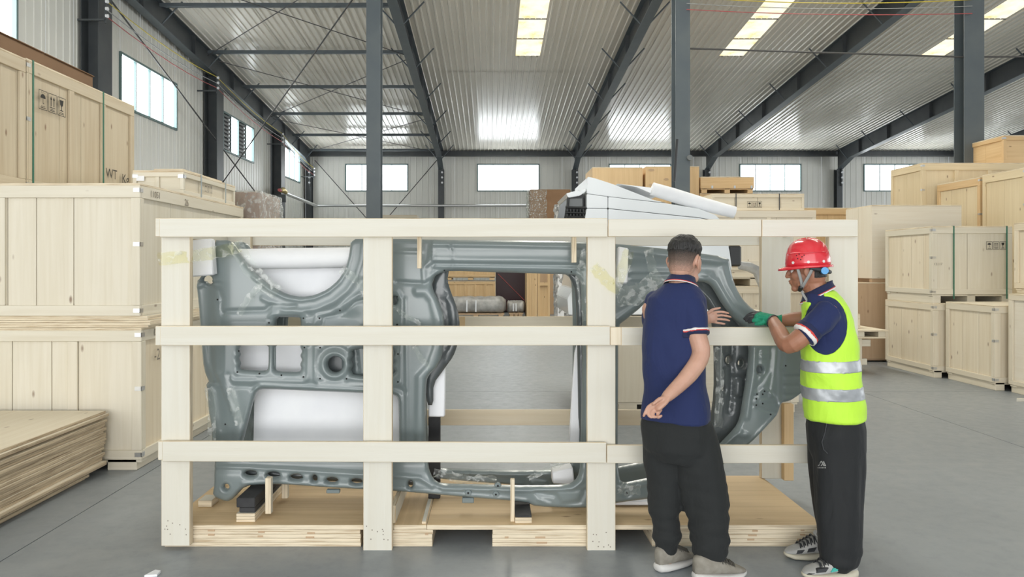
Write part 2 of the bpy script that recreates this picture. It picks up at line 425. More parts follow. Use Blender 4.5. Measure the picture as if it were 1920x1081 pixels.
for i, (a, b) in enumerate(lw): window(i + 7, a, b, lz[0], lz[1], lambda s, z, h: Vector((XL + h, s, z)), louvre=(i == 2))

# ---- steel frame
def hcol(name, x, y, z0, z1, w, d, label, along='x', m='steel', group=None, tf=.018):
    """H section column; flanges face y (along x) or face x"""
    r = empty(name, (x, y, z0), label, 'column', group, 'structure'); o = Vector(r.location)
    if along == 'x':
        for s in (-1, 1): bx('flange', o, r, M[m], x - w / 2, x + w / 2, y + s * d / 2 - tf / 2, y + s * d / 2 + tf / 2, z0, z1)
        bx('web', o, r, M[m], x - .007, x + .007, y - d / 2 + tf / 2, y + d / 2 - tf / 2, z0, z1)
    else:
        for s in (-1, 1): bx('flange', o, r, M[m], x + s * d / 2 - tf / 2, x + s * d / 2 + tf / 2, y - w / 2, y + w / 2, z0, z1)
        bx('web', o, r, M[m], x - d / 2 + tf / 2, x + d / 2 - tf / 2, y - .007, y + .007, z0, z1)
    bx('base_plate', o, r, M[m], x - w / 2 - .05, x + w / 2 + .05, y - d / 2 - .05, y + d / 2 + .05, z0, z0 + .02)
    return r
c1 = hcol('steel_column', -2.36, 15.1, 0, roof_z(15.1) - .63, .28, .30, 'grey steel column rising behind the left half of the open crate')
c2 = hcol('steel_column', 3.83, 15.1, 0, roof_z(15.1) - .63, .29, .32, 'grey steel column rising behind the white cab and the bareheaded man')
c3 = hcol('steel_column', 9.66, 15.1, 0, roof_z(15.1) - .63, .40, .32, 'thick grey steel column rising behind the tall crates on the right')
for c, x in ((c1, -2.36), (c2, 3.83), (c3, 9.66)):
    o = Vector(c.location)
    bx('cap_plate', o, c, M['steel'], x - .2, x + .2, 14.9, 15.3, roof_z(15.1) - .63, roof_z(15.1) - .6)
MB(c2.location).tube([(3.95, 14.9, 3.72), (3.95, 14.83, 3.72)], .055, 12).build('lamp_fitting', M['steel_l'], c2)
# rafters (tapered I beams with stiffeners and flange braces)
BRY = [33.2, 30.9, 28., 24.9, 21.8, 18.7, 15.6, 12.5, 9.4]
rlab = ['dark steel rafter running along the top of the left wall', 'dark steel rafter above the left column of the open crate', 'dark steel rafter above the white cab, leading up right', 'dark steel rafter leading up to the thick right column', 'dark steel rafter behind the thick right column', 'dark steel rafter low behind the topmost crates on the right', 'farthest dark steel rafter on the right']
for i, x in enumerate(RX):
    r = empty('roof_rafter', (x, YB - .3, roof_z(YB)), rlab[i], 'rafter', None, 'structure'); o = Vector(r.location)
    y0, y1, ye = YB - .25, YB - 1.6, YF
    def low(y): return roof_z(y) - (.62 if y < y1 else .62 + .35 * (y - y1) / 1.35)
    tw = .012
    for (ya, yb) in ((y0, y1), (y1, ye)):
        MB(o).prism([(ya, low(ya)), (yb, low(yb)), (yb, roof_z(yb) - .06), (ya, roof_z(ya) - .06)], 0, x - tw, x + tw).build('web', M['steel_d'], r, True)
        MB(o).prism([(ya, low(ya) - .02), (yb, low(yb) - .02), (yb, low(yb)), (ya, low(ya))], 0, x - .12, x + .12).build('bottom_flange', M['steel'], r, True)
        MB(o).prism([(ya, roof_z(ya) - .06), (yb, roof_z(yb) - .06), (yb, roof_z(yb) - .04), (ya, roof_z(ya) - .04)], 0, x - .12, x + .12).build('top_flange', M['steel'], r, True)
    for y in BRY:
        for s in ((-1, 1) if i else (1,)):
            st = MB(o); st.box(min(x, x + s * .11), max(x, x + s * .11), y - 1.0 - .006, y - 1.0 + .006, low(y - 1.) , roof_z(y - 1.) - .05); st.build('stiffener', M['steel_d'], r)
            b = MB(o); b.tube([(x + s * .10, y, low(y) + .01), (x + s * .62, y, roof_z(y) - .05)], .022, 5); b.build('flange_brace', M['steel'], r)
# columns on the back wall and the left wall
blab = ['dark column in the far left corner of the hall', 'dark back wall column left of the two clear windows', 'dark back wall column behind the peak of the white cab', 'dark back wall column left of the window with the stacked slab', 'dark back wall column right of the last clear window', 'back wall column hidden low behind the right crates', 'farthest back wall column on the right']
for i, x in enumerate(RX):
    c = hcol('wall_column', x, YB - .28, 0, roof_z(YB - .3) - .9, .26, .3, blab[i], m='steel_d'); o = Vector(c.location)
    ins = MB(o)
    for k in range(4):
        zz = 6.05 - k * .235; MB(o).tube([(x + .06, YB - .52, zz), (x + .06, YB - .60, zz)], .045, 8).build('insulator', M['foam'], c)
    bx('insulator_bracket', o, c, M['steel_d'], x + .04, x + .09, YB - .53, YB - .43, 5.2, 6.2)
for k, (y, lab) in enumerate(((15.8, 'dark steel column on the left wall behind the brown carton'), (22.5, 'dark steel column on the left wall between the first and the louvred window'), (29.3, 'dark steel column on the left wall beside the brass pipe valve'))):
    hcol('wall_column', XL + .25, y, 0, roof_z(y) - .6, .55, .36, lab, along='y', m='steel_d')
    c = COL.objects[-1]
# eave beam along the back wall
eb = MB((0, YB - .2, 6.7)).box(XL, XR, YB - .28, YB - .06, 6.60, 6.66).box(XL, XR, YB - .18, YB - .15, 6.66, 6.86).build('eave_beam', M['steel_d']); tag(eb, 'dark steel eave beam along the top of the back wall', 'beam', None, 'structure')
# struts of the left bay
for y in [33.6, 31., 27.95, 24.85, 21.75, 18.6, 15.5, 12.4]:
    s = MB((-5.3, y, roof_z(y) - .2)); s.box(RX[0] + .1, RX[1] - .1, y - .05, y + .05, roof_z(y) - .23, roof_z(y) - .13, .01)
    tag(s.build('roof_strut', M['steel']), 'grey steel strut spanning the left roof bay between the rafters', 'strut', 'struts of the left roof bay', 'structure')
def rod(name, pts, r, label, cat='rod', m='rod', group=None, n=6, kind='structure'):
    b = MB(pts[0]); b.tube(pts, r, n); return tag(b.build(name, M[m]), label, cat, group, kind)
yy = [33.6, 27.95, 21.75, 15.5, 12.4]
for a, b in ((33.4, 28.1), (27.8, 21.9), (21.6, 15.7)):
    for (xa, xb) in ((RX[0] + .15, RX[1] - .15), (RX[1] - .15, RX[0] + .15)):
        rod('brace_rod', [(xa, a, roof_z(a) - .33), (xb, b, roof_z(b) - .33)], .012, 'thin dark cross brace rod under the left roof bay', group='cross brace rods under the left roof bay')
rod('brace_rod', [(-8.2, 15.9, 7.35), (-8.2, 29.0, 3.15)], .022, 'long dark brace rod slanting down the left wall past the first window')
rod('brace_rod', [(-2.55, 15.0, 7.25), (-8.15, 22.6, 4.05)], .018, 'long dark brace rod slanting from the left column to the left wall')
rod('brace_rod', [(-8.1, YB - .3, 6.4), (-5.6, YB - .3, 3.6)], .02, 'brace rod slanting down the back wall from the far left corner')
rod('brace_rod', [(-2.5, YB - .3, 6.4), (-4.9, YB - .3, 3.6)], .02, 'brace rod slanting down the back wall from the column beside the first two windows')
rod('tie_rod', [(4.0, 15.0, 5.93), (9.5, 15.0, 5.76), (16, 15., 5.8)], .018, 'thin dark tie rod between the cab column and the thick column')
rod('overhead_wire', [(3.9, 14.9, 6.92), (9.6, 14.9, 6.80), (16, 14.9, 6.9)], .011, 'yellow overhead wire under the roof on the right', 'wire', 'yw')if False else None
M['yw'] = mat('yellow_wire', (.62, .50, .06), .5); M['rw'] = mat('red_wire', (.45, .10, .10), .5); M['gw'] = mat('grey_wire', (.35, .36, .36), .5)
def sag(a, b, s, n=10):
    a, b = Vector(a), Vector(b); return [a.lerp(b, t / n) - Vector((0, 0, s * 4 * t / n * (1 - t / n))) for t in range(n + 1)]
rod('overhead_wire', sag((3.9, 14.9, 6.93), (9.6, 14.9, 6.88), .10), .010, 'yellow wire sagging between the cab column and the thick column', 'wire', 'yw', n=5)
rod('overhead_wire', sag((3.9, 14.9, 6.68), (9.6, 14.9, 6.60), .06), .009, 'red wire sagging between the cab column and the thick column', 'wire', 'rw', n=5)
rod('overhead_wire', sag((3.9, 14.9, 6.80), (9.6, 14.9, 6.75), .08), .008, 'grey wire sagging between the cab column and the thick column', 'wire', 'gw', n=5)
bp = [(-8.0, 15.5, 6.95), (-8.0, 21.8, 6.95), (-8.0, 28.6, 6.5), (-8.0, 33.7, 5.85)]
for dz, m, lab in ((.12, 'yw', 'yellow wire strung along the left wall between wall brackets'), (-.06, 'gw', 'grey wire strung along the left wall between wall brackets'), (-.2, 'rw', 'red wire strung along the left wall between wall brackets')):
    pts = []
    for k in range(3): pts += sag(Vector(bp[k]) + Vector((0, 0, dz)), Vector(bp[k + 1]) + Vector((0, 0, dz)), .12, 6)[(1 if k else 0):]
    rod('wall_wire', pts, .011, lab, 'wire', m, n=5)
for k, p in enumerate(bp):
    r = empty('wire_bracket', p, ['steel wire bracket high on the left wall above the brown carton', 'steel wire bracket on the left wall above the column by the first window', 'steel wire bracket on the left wall above the brass pipe valve', 'steel wire bracket in the far left corner of the hall'][k], 'bracket'); o = Vector(p)
    bx('bracket_post', o, r, M['steel_d'], p[0] - .02, p[0] + .02, p[1] - .02, p[1] + .02, p[2] - .35, p[2] + .3)
    bx('bracket_arm', o, r, M['steel_d'], XL + .02, p[0], p[1] - .02, p[1] + .02, p[2] - .3, p[2] - .26)
    for q in range(3): MB(o).tube([(p[0], p[1], p[2] - .2 + q * .15), (p[0] + .05, p[1], p[2] - .2 + q * .15)], .04, 8).build('insulator', M['foam'], r)
# silver pipe along the left and back wall with a brass valve
pr = empty('wall_pipe', (-8.0, 29.0, 4.36), 'silver pipe with a brass valve running along the left and back walls', 'pipe', None, 'structure'); o = Vector(pr.location)
MB(o).tube([(-7.95, 28.9, 4.36), (-7.95, 33.9, 4.28)], .07, 10).build('pipe_run', M['clip'], pr)
MB(o).tube([(-7.98, 33.95, 4.28), (1.7, 33.95, 4.30)], .06, 10).build('pipe_run', M['clip'], pr)
M['brass'] = mat('brass', (.55, .42, .15), .35, .7)
MB(o).tube([(-7.95, 28.2, 4.40), (-7.95, 28.5, 4.45), (-7.95, 28.9, 4.40)], [.07, .11, .08], 10).build('valve_body', M['brass'], pr)
MB(o).tube([(-7.95, 28.0, 4.40), (-7.95, 28.2, 4.40)], .06, 10).build('valve_wheel', M['rw'], pr)
bx('pipe_bracket', o, pr, M['steel_d'], -8.2, -7.9, 28.7, 28.76, 4.0, 4.3)
# ================================================================ wooden crates
def flat_poly(m, o2, pts2, ux, uz, nrm, mi=0):
    """polygon of 2D points on a face: o2 origin, ux / uz axes, pushed out by nrm"""
    m.poly([o2 + ux * a + uz * b + nrm for a, b in pts2], [list(range(len(pts2)))], mi)
def rect2(x0, x1, z0, z1): return [(x0, z0), (x1, z0), (x1, z1), (x0, z1)]
def disc2(cx, cz, r, n=14, a0=0, a1=2 * math.pi): return [(cx + r * math.cos(a0 + (a1 - a0) * i / n), cz + r * math.sin(a0 + (a1 - a0) * i / n)) for i in range(n + (0 if abs(a1 - a0) > 6.2 else 1))]
def icons(m, o2, ux, uz, nrm, s):
    """umbrella, two arrows up, wine glass: three framed shipping symbols, each s wide"""
    for k in range(3):
        b = o2 + ux * (k * s * 1.12); H = s * 1.35; t = s * .045
        for r in (rect2(0, s, 0, t), rect2(0, s, H - t, H), rect2(0, t, t, H - t), rect2(s - t, s, t, H - t)): flat_poly(m, b, r, ux, uz, nrm)
        flat_poly(m, b, rect2(s * .2, s * .8, s * .12, s * .17), ux, uz, nrm); flat_poly(m, b, rect2(s * .26, s * .74, s * .22, s * .26), ux, uz, nrm)
        if k == 0:
            flat_poly(m, b, disc2(s * .5, s * .8, s * .3, 10, 0, math.pi), ux, uz, nrm); flat_poly(m, b, rect2(s * .475, s * .525, s * .42, s * .8), ux, uz, nrm)
            flat_poly(m, b, rect2(s * .525, s * .62, s * .42, s * .47), ux, uz, nrm)
            for q in (.3, .5, .7): flat_poly(m, b, rect2(s * q - .02 * s, s * q + .02 * s, s * 1.16, s * 1.24), ux, uz, nrm)
        elif k == 1:
            for q in (.33, .67):
                flat_poly(m, b, rect2(s * q - s * .045, s * q + s * .045, s * .45, s * .95), ux, uz, nrm)
                flat_poly(m, b, [(s * q - s * .12, s * .92), (s * q + s * .12, s * .92), (s * q, s * 1.18)], ux, uz, nrm)
            flat_poly(m, b, rect2(s * .18, s * .82, s * .34, s * .39), ux, uz, nrm)
        else:
            flat_poly(m, b, [(s * .25, s * 1.15), (s * .32, s * .8), (s * .45, s * .68), (s * .55, s * .68), (s * .68, s * .8), (s * .75, s * 1.15)], ux, uz, nrm)
            flat_poly(m, b, rect2(s * .46, s * .54, s * .42, s * .68), ux, uz, nrm); flat_poly(m, b, rect2(s * .3, s * .7, s * .36, s * .42), ux, uz, nrm)
def text_on(name, parent, txt, loc, rot, size, m):
    cu = bpy.data.curves.new(name, 'FONT'); cu.body = txt; cu.size = size; cu.resolution_u = 2
    t = bpy.data.objects.new('t', cu); COL.objects.link(t)
    me = bpy.data.meshes.new_from_object(t.evaluated_get(bpy.context.evaluated_depsgraph_get()))
    bpy.data.objects.remove(t); bpy.data.curves.remove(cu)
    me.materials.clear(); me.materials.append(m); me.name = name
    o = bpy.data.objects.new(name, me); COL.objects.link(o); o.parent = parent
    o.location = Vector(loc) - Vector(parent.location); o.rotation_euler = rot; return o
FACES = {'F': (Vector((1, 0, 0)), Vector((0, -1, 0))), 'L': (Vector((0, -1, 0)), Vector((-1, 0, 0))), 'R': (Vector((0, 1, 0)), Vector((1, 0, 0)))}
def crate(x0, x1, y0, y1, z0, z1, label, m='crate', side='R', nf=2, ns=3, rail=.09, post=.075, skid=0., frails=True, srails=True, clips=True, straps=(), sstraps=(), strapm='green_strap', fcuts=None, scuts=None, mids=False, group=None, fm=None, sm=None, railm=None, name='wooden_crate', mid_s=None, clip_rows=(1., .55, .04), edge_lid=True):
    """framed plywood crate: panels recessed between rails and posts on the faces that show"""
    r = empty(name, ((x0 + x1) / 2, (y0 + y1) / 2, z0), label, 'crate', group); o = Vector(r.location)
    zb = z0 + skid; bt = .022; mw = M[m]; mr = M[railm or m]; e = [mr, M['edge']]
    if skid:
        for k in range(3):
            f = (.02, .45, .88)[k]; xa = x0 + (x1 - x0) * f
            MB(o).box(xa, xa + (x1 - x0) * .10, y0 + .02, y1 - .02, z0, zb, .004).build('skid', e, r)
        for k in range(2):
            ya = (y0 + .02, y1 - .12)[k]
            MB(o).box(x0 + .01, x1 - .01, ya, ya + .1, zb - .025, zb - .001, .003).build('skid_board', e, r)
    # core panels: inner box slightly inset, one panel object per sheet
    lt = .018
    MB(o).box(x0 + (0 if edge_lid else .01), x1, y0, y1, z1 - lt, z1, .003, edge=1).build('lid', e, r)
    MB(o).box(x0 + .02, x1 - .02, y0 + .02, y1 - .02, zb, zb + .02, edge=1).build('bottom_board', e, r)
    zt = z1 - lt
    def face(fc, n, rails, cuts, pm, mid):
        ux, nr = FACES[fc]; uz = Vector((0, 0, 1))
        if fc == 'F': A = Vector((x0, y0, 0)); Wd = x1 - x0
        elif fc == 'L': A = Vector((x0, y1, 0)); Wd = y1 - y0
        else: A = Vector((x1, y0, 0)); Wd = y1 - y0
        def b(name, a0, a1, c0, c1, d0, d1, ch=.003, mats=None, edge=None):
            p = A + ux * a0 - nr * d0; q = A + ux * a1 - nr * d1
            return MB(o).box(p.x, q.x, p.y, q.y, c0, c1, ch, edge).build(name, mats or e, r)
        a_, b_2 = (0, Wd) if fc == 'F' else ((bt + .001, Wd) if fc == 'R' else (0, Wd - bt - .001))
        cs = [0] + [c for c in (cuts or [k / n for k in range(1, n)])] + [1]
        for i in range(len(cs) - 1):
            b('panel', max(a_ - .0, Wd * cs[i] + .0025), min(b_2, Wd * cs[i + 1] - .0025), zb + .003, zt - .001, bt if rails else random.uniform(0, .004), bt + .014, .002, [M[pm], M['edge']])
        a_, b_2 = (0, Wd) if fc == 'F' else ((bt + .001, Wd) if fc == 'R' else (0, Wd - bt - .001))
        if rails:
            b('top_rail', a_, b_2, zt - rail, zt, 0, bt); b('bottom_rail', a_, b_2, zb, zb + rail * .85, 0, bt)
            b('corner_post', a_, post, zb + rail * .85 + .001, zt - rail - .001, 0, bt); b('corner_post', Wd - post, b_2, zb + rail * .85 + .001, zt - rail - .001, 0, bt)
            for c in (mid or []): b('middle_post', Wd * c - post * .5, Wd * c + post * .5, zb + rail * .85 + .001, zt - rail - .001, 0, bt)
        return A, ux, nr, Wd
    fr = face('F', nf, frails, fcuts, fm or m, mids if mids else None)
    sd = face(side, ns, srails, scuts, sm or m, mid_s)
    bx('back_panel', o, r, mw, x0 + .02, x1 - .02, y1 - .014, y1, zb + .003, zt - .001)
    xo = x1 if side == 'L' else x0
    bx('far_panel', o, r, mw, xo - .014 if side == 'L' else xo, xo if side == 'L' else xo + .014, y0 + .02, y1 - .02, zb + .003, zt - .001)
    xs_ = x0 if side == 'L' else x1; sg = -1 if side == 'L' else 1
    if clips:
        H = zt - zb
        for f in clip_rows:
            zc = min(zt - .035, max(zb + .03, zb + H * f)); w = .05
            MB(o).box(xs_ + sg * .004, xs_ - sg * w, y0 - .004, y0 + .001, zc - .016, zc + .016).box(xs_ - sg * .001, xs_ + sg * .004, y0 - .004, y0 + w, zc - .016, zc + .016).build('corner_clip', M['clip'], r)
            if fr[3] < 1.6 and side == 'R' and x0 > -4.2:
                MB(o).box(x0, x0 + .05, y0 - .004, y0 + .001, zc - .016, zc + .016).build('corner_clip', M['clip'], r)
    for s in straps:
        xa = x0 + (x1 - x0) * s
        MB(o).box(xa - .009, xa + .009, y0 - .004, y0 - .001, z0 + skid * .5, z1 + .003).box(xa - .009, xa + .009, y0 - .004, y1, z1 + .0005, z1 + .003).build('strap', M[strapm], r)
    for s in sstraps:
        ya = y0 + (y1 - y0) * s
        MB(o).box(xs_ + sg * .001, xs_ + sg * .004, ya - .011, ya + .011, z0 + skid * .5, z1 + .003).box(x0, x1, ya - .011, ya + .011, z1 + .0005, z1 + .003).build('strap', M[strapm], r)
    r['_'] = 0; del r['_']
    return r
def mark(r, fc, p, s, m='ink'):
    ux, nr = FACES[fc]; b = MB(r.location); icons(b, Vector(p), ux, Vector((0, 0, 1)), nr * .0035, s); b.build('shipping_mark', M[m], r)
RF = (math.radians(90), 0, 0); RR = (math.radians(90), 0, math.radians(90)); RL = (math.radians(90), 0, math.radians(-90))
# ---- left stacks
L1 = crate(-4.95, -2.72, 5.78, 8.2, 1.188, 2.216, 'large pale crate on the left, upper of two, with metal corner clips', 'crate_g', nf=4, ns=5, fcuts=[.50, .535, .635, .765], scuts=[.25, .45, .62, .8], rail=.095, post=.07, fm='crate_g', sm='crate_g', railm='crate_g', mids=[.515])
text_on('crate_number', L1, '11051', (-2.7155, 5.95, 2.125), RR, .075, M['ink_f']); text_on('crate_number', L1, '26', (-2.7155, 6.62, 2.11), RR, .085, M['ink_f'])
L2 = crate(-4.95, -2.69, 5.74, 8.2, 0, 1.098, 'large pale crate on the left floor under the spacer sheets', 'crate', nf=4, ns=4, fcuts=[.50, .555, .69, .78], scuts=[.3, .55, .78], skid=.085, rail=.085, sm='crate_k', fm='crate_g', railm='crate_g', mids=[.765])
text_on('crate_number', L2, '095', (-2.6855, 5.95, 1.02), RR, .08, M['ink_f']); text_on('crate_number', L2, '-2 35', (-2.6855, 5.95, .82), RR, .13, M['ink_f'])
mark(L2, 'R', (-2.69, 6.95, .85), .115)
for k in range(5):
    z = 1.099 + k * .0178; s = MB((-3.6, 6.9, z))
    s.box(-4.9, -2.64 + random.uniform(-.03, .02), 5.8 + random.uniform(-.03, .03), 8.1, z, z + .0172, .002, edge=1)
    tag(s.build('plywood_sheet', [M['pine'], M['edge']]), ['lowest', 'second lowest', 'middle', 'second', 'topmost'][k] + ' thin plywood spacer sheet between the two large left crates', 'sheet', 'spacer sheets between the large left crates')
L1.location.z += 0
U1 = crate(-5.1, -3.9, 6.27, 8.16, 2.2165, 3.32, 'knotty crate high on the left with green straps and shipping symbols', 'crate', nf=2, ns=4, scuts=[.27, .46, .66], sm='crate_o', sstraps=(.045, .655), rail=.10, post=.08, mid_s=[.36, .66], railm='crate_o')
mark(U1, 'R', (-3.9, 6.43, 2.93), .125); text_on('stencil_text', U1, 'WT', (-3.897, 7.55, 2.47), RR, .14, M['ink']); text_on('stencil_text', U1, 'Kg', (-3.897, 7.88, 2.45), RR, .14, M['ink'])
U0 = crate(-5.1, -3.9, 5.8, 6.26, 2.2165, 3.31, 'plain crate cut by the frame edge, left of the strapped knotty crate', 'crate', nf=1, ns=1, rail=.10, post=.08, clips=False, sm='crate_o', railm='crate_o')
cb = empty('cardboard_box', (-4.6, 6.75, 3.323), 'flat brown cardboard box on top of the high left crates', 'box'); o = Vector(cb.location)
MB(o).box(-5.1, -4.0, 5.85, 7.5, 3.323, 3.47, .006).build('box_body', M['carton'], cb)
for a, b in ((5.85, 6.66), (6.68, 7.5)): MB(o).box(-5.1, -3.985, a, b, 3.471, 3.478, .001).build('box_flap', M['carton'], cb)
S1 = crate(-3.19, -2.735, 6.64, 7.98, 2.2165, 2.425, 'small low crate with grey straps on top of the large left crate', 'crate_g', nf=2, ns=4, rail=.04, post=.035, sstraps=(.30, .78), strapm='grey_strap', mids=[.48], clip_rows=(1.,), scuts=[.3, .53, .78], sm='crate')
bx('paper_label', S1.location, S1, M['foam'], -3.155, -3.085, 6.638, 6.6395, 2.33, 2.375); mark(S1, 'R', (-2.735, 7.12, 2.28), .06, 'ink_f')
for k in range(2):
    z = 2.4295 + k * .02
    s = MB((-3., 7.4, z)); s.box(-3.12 + k * .01, -2.82 - k * .02, 6.85 + k * .03, 7.88, z, z + .0185, .003, edge=1)
    tag(s.build('loose_board', [M['pine'], M['edge']]), ['pale loose board on the small strapped crate, lower of two', 'pale loose board on the small strapped crate, upper of two'][k], 'board')
# wrapped carton stack behind
wc = empty('wrapped_carton', (-2.75, 8.8, 0), 'tall plastic wrapped carton stack behind the large left crates', 'carton'); o = Vector(wc.location)
for k in range(4): MB(o).box(-2.98, -2.60, 8.35, 9.2, .60 * k + .001, .60 * k + .598, .01).build('carton', mat('pink_carton', (.36, .26, .22), .8) if k == 0 else bpy.data.materials['pink_carton'], wc)
def crumple(x0, x1, y0, y1, z0, z1, seed, amp, n=14, org=(0, 0, 0)):
    """wrinkled skin around a box"""
    r_ = np.random.default_rng(seed); m = MB(org); ring = []
    for k in range(n * 4):
        t = k / n; s, f = int(t) % 4, t - int(t)
        ring.append([(x0 + (x1 - x0) * f, y0), (x1, y0 + (y1 - y0) * f), (x1 - (x1 - x0) * f, y1), (x0, y1 - (y1 - y0) * f)][s])
    rings = []; nz = max(4, int((z1 - z0) / .07))
    cx, cy = (x0 + x1) / 2, (y0 + y1) / 2
    for j in range(nz + 1):
        z = z0 + (z1 - z0) * j / nz; rr = []
        for (x, y) in ring:
            a = r_.uniform(.0, amp); rr.append(Vector((x + (x - cx) / abs(x1 - x0) * a * 2, y + (y - cy) / abs(y1 - y0) * a * 2, z + r_.uniform(-.01, .01) * (0 < j < nz))))
        rings.append(rr)
    m.loft(rings, True, False); return m
crumple(-2.99, -2.59, 8.34, 9.21, 1.2, 2.41, 3, .03, org=o).build('plastic_wrap', M['film'], wc)
# stack of plywood sheets, bottom left
ns_ = 23
ORD = ['lowest', 'first', 'second', 'third', 'fourth', 'fifth', 'sixth', 'seventh', 'eighth', 'ninth', 'tenth', 'eleventh', 'twelfth']
for k in range(ns_):
    z = .002 + k * .0207; lower = k < 3
    s = MB((-3.6, 4.8, z)); j = random.uniform(-.028, .012) - (.05 if lower else 0); je = random.uniform(-.05, .0) - (.14 if k < 2 else 0)
    tilt = Matrix.Rotation(random.uniform(-.006, .006), 3, 'Z')
    s.box(-4.35, -2.92 + j, 3.7, 5.69 + je, z, z + .0192, .002, edge=1, rot=tilt)
    top = k == ns_ - 1
    tag(s.build('plywood_sheet', [M['crate'] if top else M['crate_p'], M['edge_d']]), 'pale topmost sheet of the plywood pile on the floor at the left edge' if top else 'plywood sheet ' + (ORD[k + 1] if k <= (ns_ - 1) // 2 else ORD[ns_ - 1 - k]) + (' from the bottom' if k <= (ns_ - 1) // 2 else ' below the top sheet') + ' of the floor pile at the left edge', 'sheet', None if top else 'plywood sheets of the floor pile')
# ---- right stacks
A = crate(6.2, 7.3, 10.47, 11.75, 0, 1.045, 'crate on the floor at the right, farthest of its row of three, beside the trestle', 'crate_k', 'L', 2, 3, skid=.10, rail=.08, clips=True, frails=True, sm='crate_k', railm='crate')
B = crate(6.34, 7.5, 9.40, 10.42, 0, 1.075, 'speckled crate on the floor at the right, middle of its row of three', 'crate_k', 'L', 2, 3, skid=.10, rail=.08, sm='crate_k', railm='crate')
C = crate(6.46, 7.7, 7.9, 9.33, 0, 1.225, 'smooth crate on the floor at the right edge, nearest of its row of three', 'crate', 'L', 2, 1, skid=.10, rail=.06, sm='crate_p', railm='crate')
D = crate(6.2, 7.33, 10.5, 11.75, 1.046, 2.13, 'crate with green straps and shipping symbols, on the farthest floor crate at the right', 'crate_g', 'L', 2, 4, skid=.125, rail=.085, frails=True, straps=(.27, .93), fcuts=[.45], sm='crate_k', fm='crate_g', railm='crate_g', scuts=[.35, .55, .8])
mark(D, 'F', (6.96, 10.5, 1.80), .085)
text_on('crate_number', D, '12117', (6.22, 10.497, 1.58), RF, .05, M['ink_f'])
E = crate(6.72, 7.9, 8.1, 9.6, 1.226, 2.12, 'crate cut by the right frame edge, resting on the smooth floor crate', 'crate_k', 'L', 2, 3, skid=.06, rail=.08, sm='crate_k')
F1 = crate(6.22, 7.69, 12.2, 13.1, 1.36, 2.565, 'tall plain whitish crate behind the strapped crate with symbols', 'crate_p', 'L', 1, 2, frails=False, srails=False, clips=False, edge_lid=False)
F2 = crate(5.75, 7.6, 12.2, 13.2, 0, 1.30, 'brown plywood crate on the floor under the tall whitish crate', 'crate_b', 'L', 2, 2, frails=False, srails=False, clips=False, skid=.05)
for k in range(2): MB(F1.location).box(6.3 + k * 1.1, 6.55 + k * 1.1, 12.25, 13.1, 1.301, 1.359, .004).build('skid', M['crate_b'], F1)
bx('skid_board', F1.location, F1, M['crate_b'], 6.23, 7.4, 12.22, 12.3, 1.302, 1.36)
G = crate(8.08, 10.9, 14, 15.1, 0, 3.5, 'large yellowish crate rising behind the tall whitish crate', 'crate_y', 'L', 3, 2, rail=.12, frails=True, sm='crate_y', fm='crate_y', clip_rows=(1., .86), fcuts=[.23, .45, .7], railm='crate_y', mids=[.23, .45, .7])
H = crate(8.3, 9.5, 12.68, 13.9, 0, 3.08, 'tall crate behind the strapped crate, left of its tall twin', 'crate_y', 'L', 2, 3, rail=.12, railm='crate_w', sm='crate_y', clip_rows=(1., .8))
I = crate(8.3, 9.5, 11.6, 12.62, 0, 3.10, 'tall crate behind the strapped crate, right of its tall twin', 'crate_y', 'L', 2, 2, rail=.12, railm='crate_y', sm='crate_y', clip_rows=(1., .82, .65))
J = crate(9.62, 11.3, 14.02, 15.1, 3.501, 4.02, 'topmost orange crate at the right frame edge', 'crate_w', 'L', 2, 2, rail=.07, post=.06, railm='crate_w', clip_rows=(1.,))
# trestle bench with small crate, right of the vest man
tb = empty('trestle', (5.55, 11.2, 0), 'low wooden pallet trestle on the floor behind the man in the vest', 'trestle'); o = Vector(tb.location)
for x in (5.0, 5.30): MB(o).box(x, x + .09, 10.85, 10.94, 0, .52, .004).build('leg', [M['crate'], M['edge']], tb); MB(o).box(x + .05, x + .14, 11.5, 11.59, 0, .52, .004).build('leg', [M['crate'], M['edge']], tb)
MB(o).box(4.95, 5.52, 10.86, 10.93, .40, .50, .004).build('cross_rail', [M['crate_g'], M['edge']], tb); MB(o).box(4.95, 5.48, 10.88, 10.93, .13, .22, .004).build('cross_rail', [M['crate_g'], M['edge']], tb)
MB(o).box(4.95, 5.72, 10.8, 11.65, .521, .545, .003, edge=1).build('lower_board', [M['crate'], M['edge']], tb)
for x in (5.05, 5.30, 5.6): MB(o).box(x, x + .1, 10.8, 11.6, .546, .62, .003).build('pallet_block', [M['crate'], M['edge']], tb)
MB(o).box(4.95, 5.74, 10.78, 11.65, .621, .645, .003, edge=1).build('upper_board', [M['crate'], M['edge']], tb)
crate(5.0, 5.46, 11.05, 11.5, .646, .86, 'small pale crate on top of the low pallet trestle', 'crate', 'L', 2, 2, rail=.05, post=.04, clips=False)
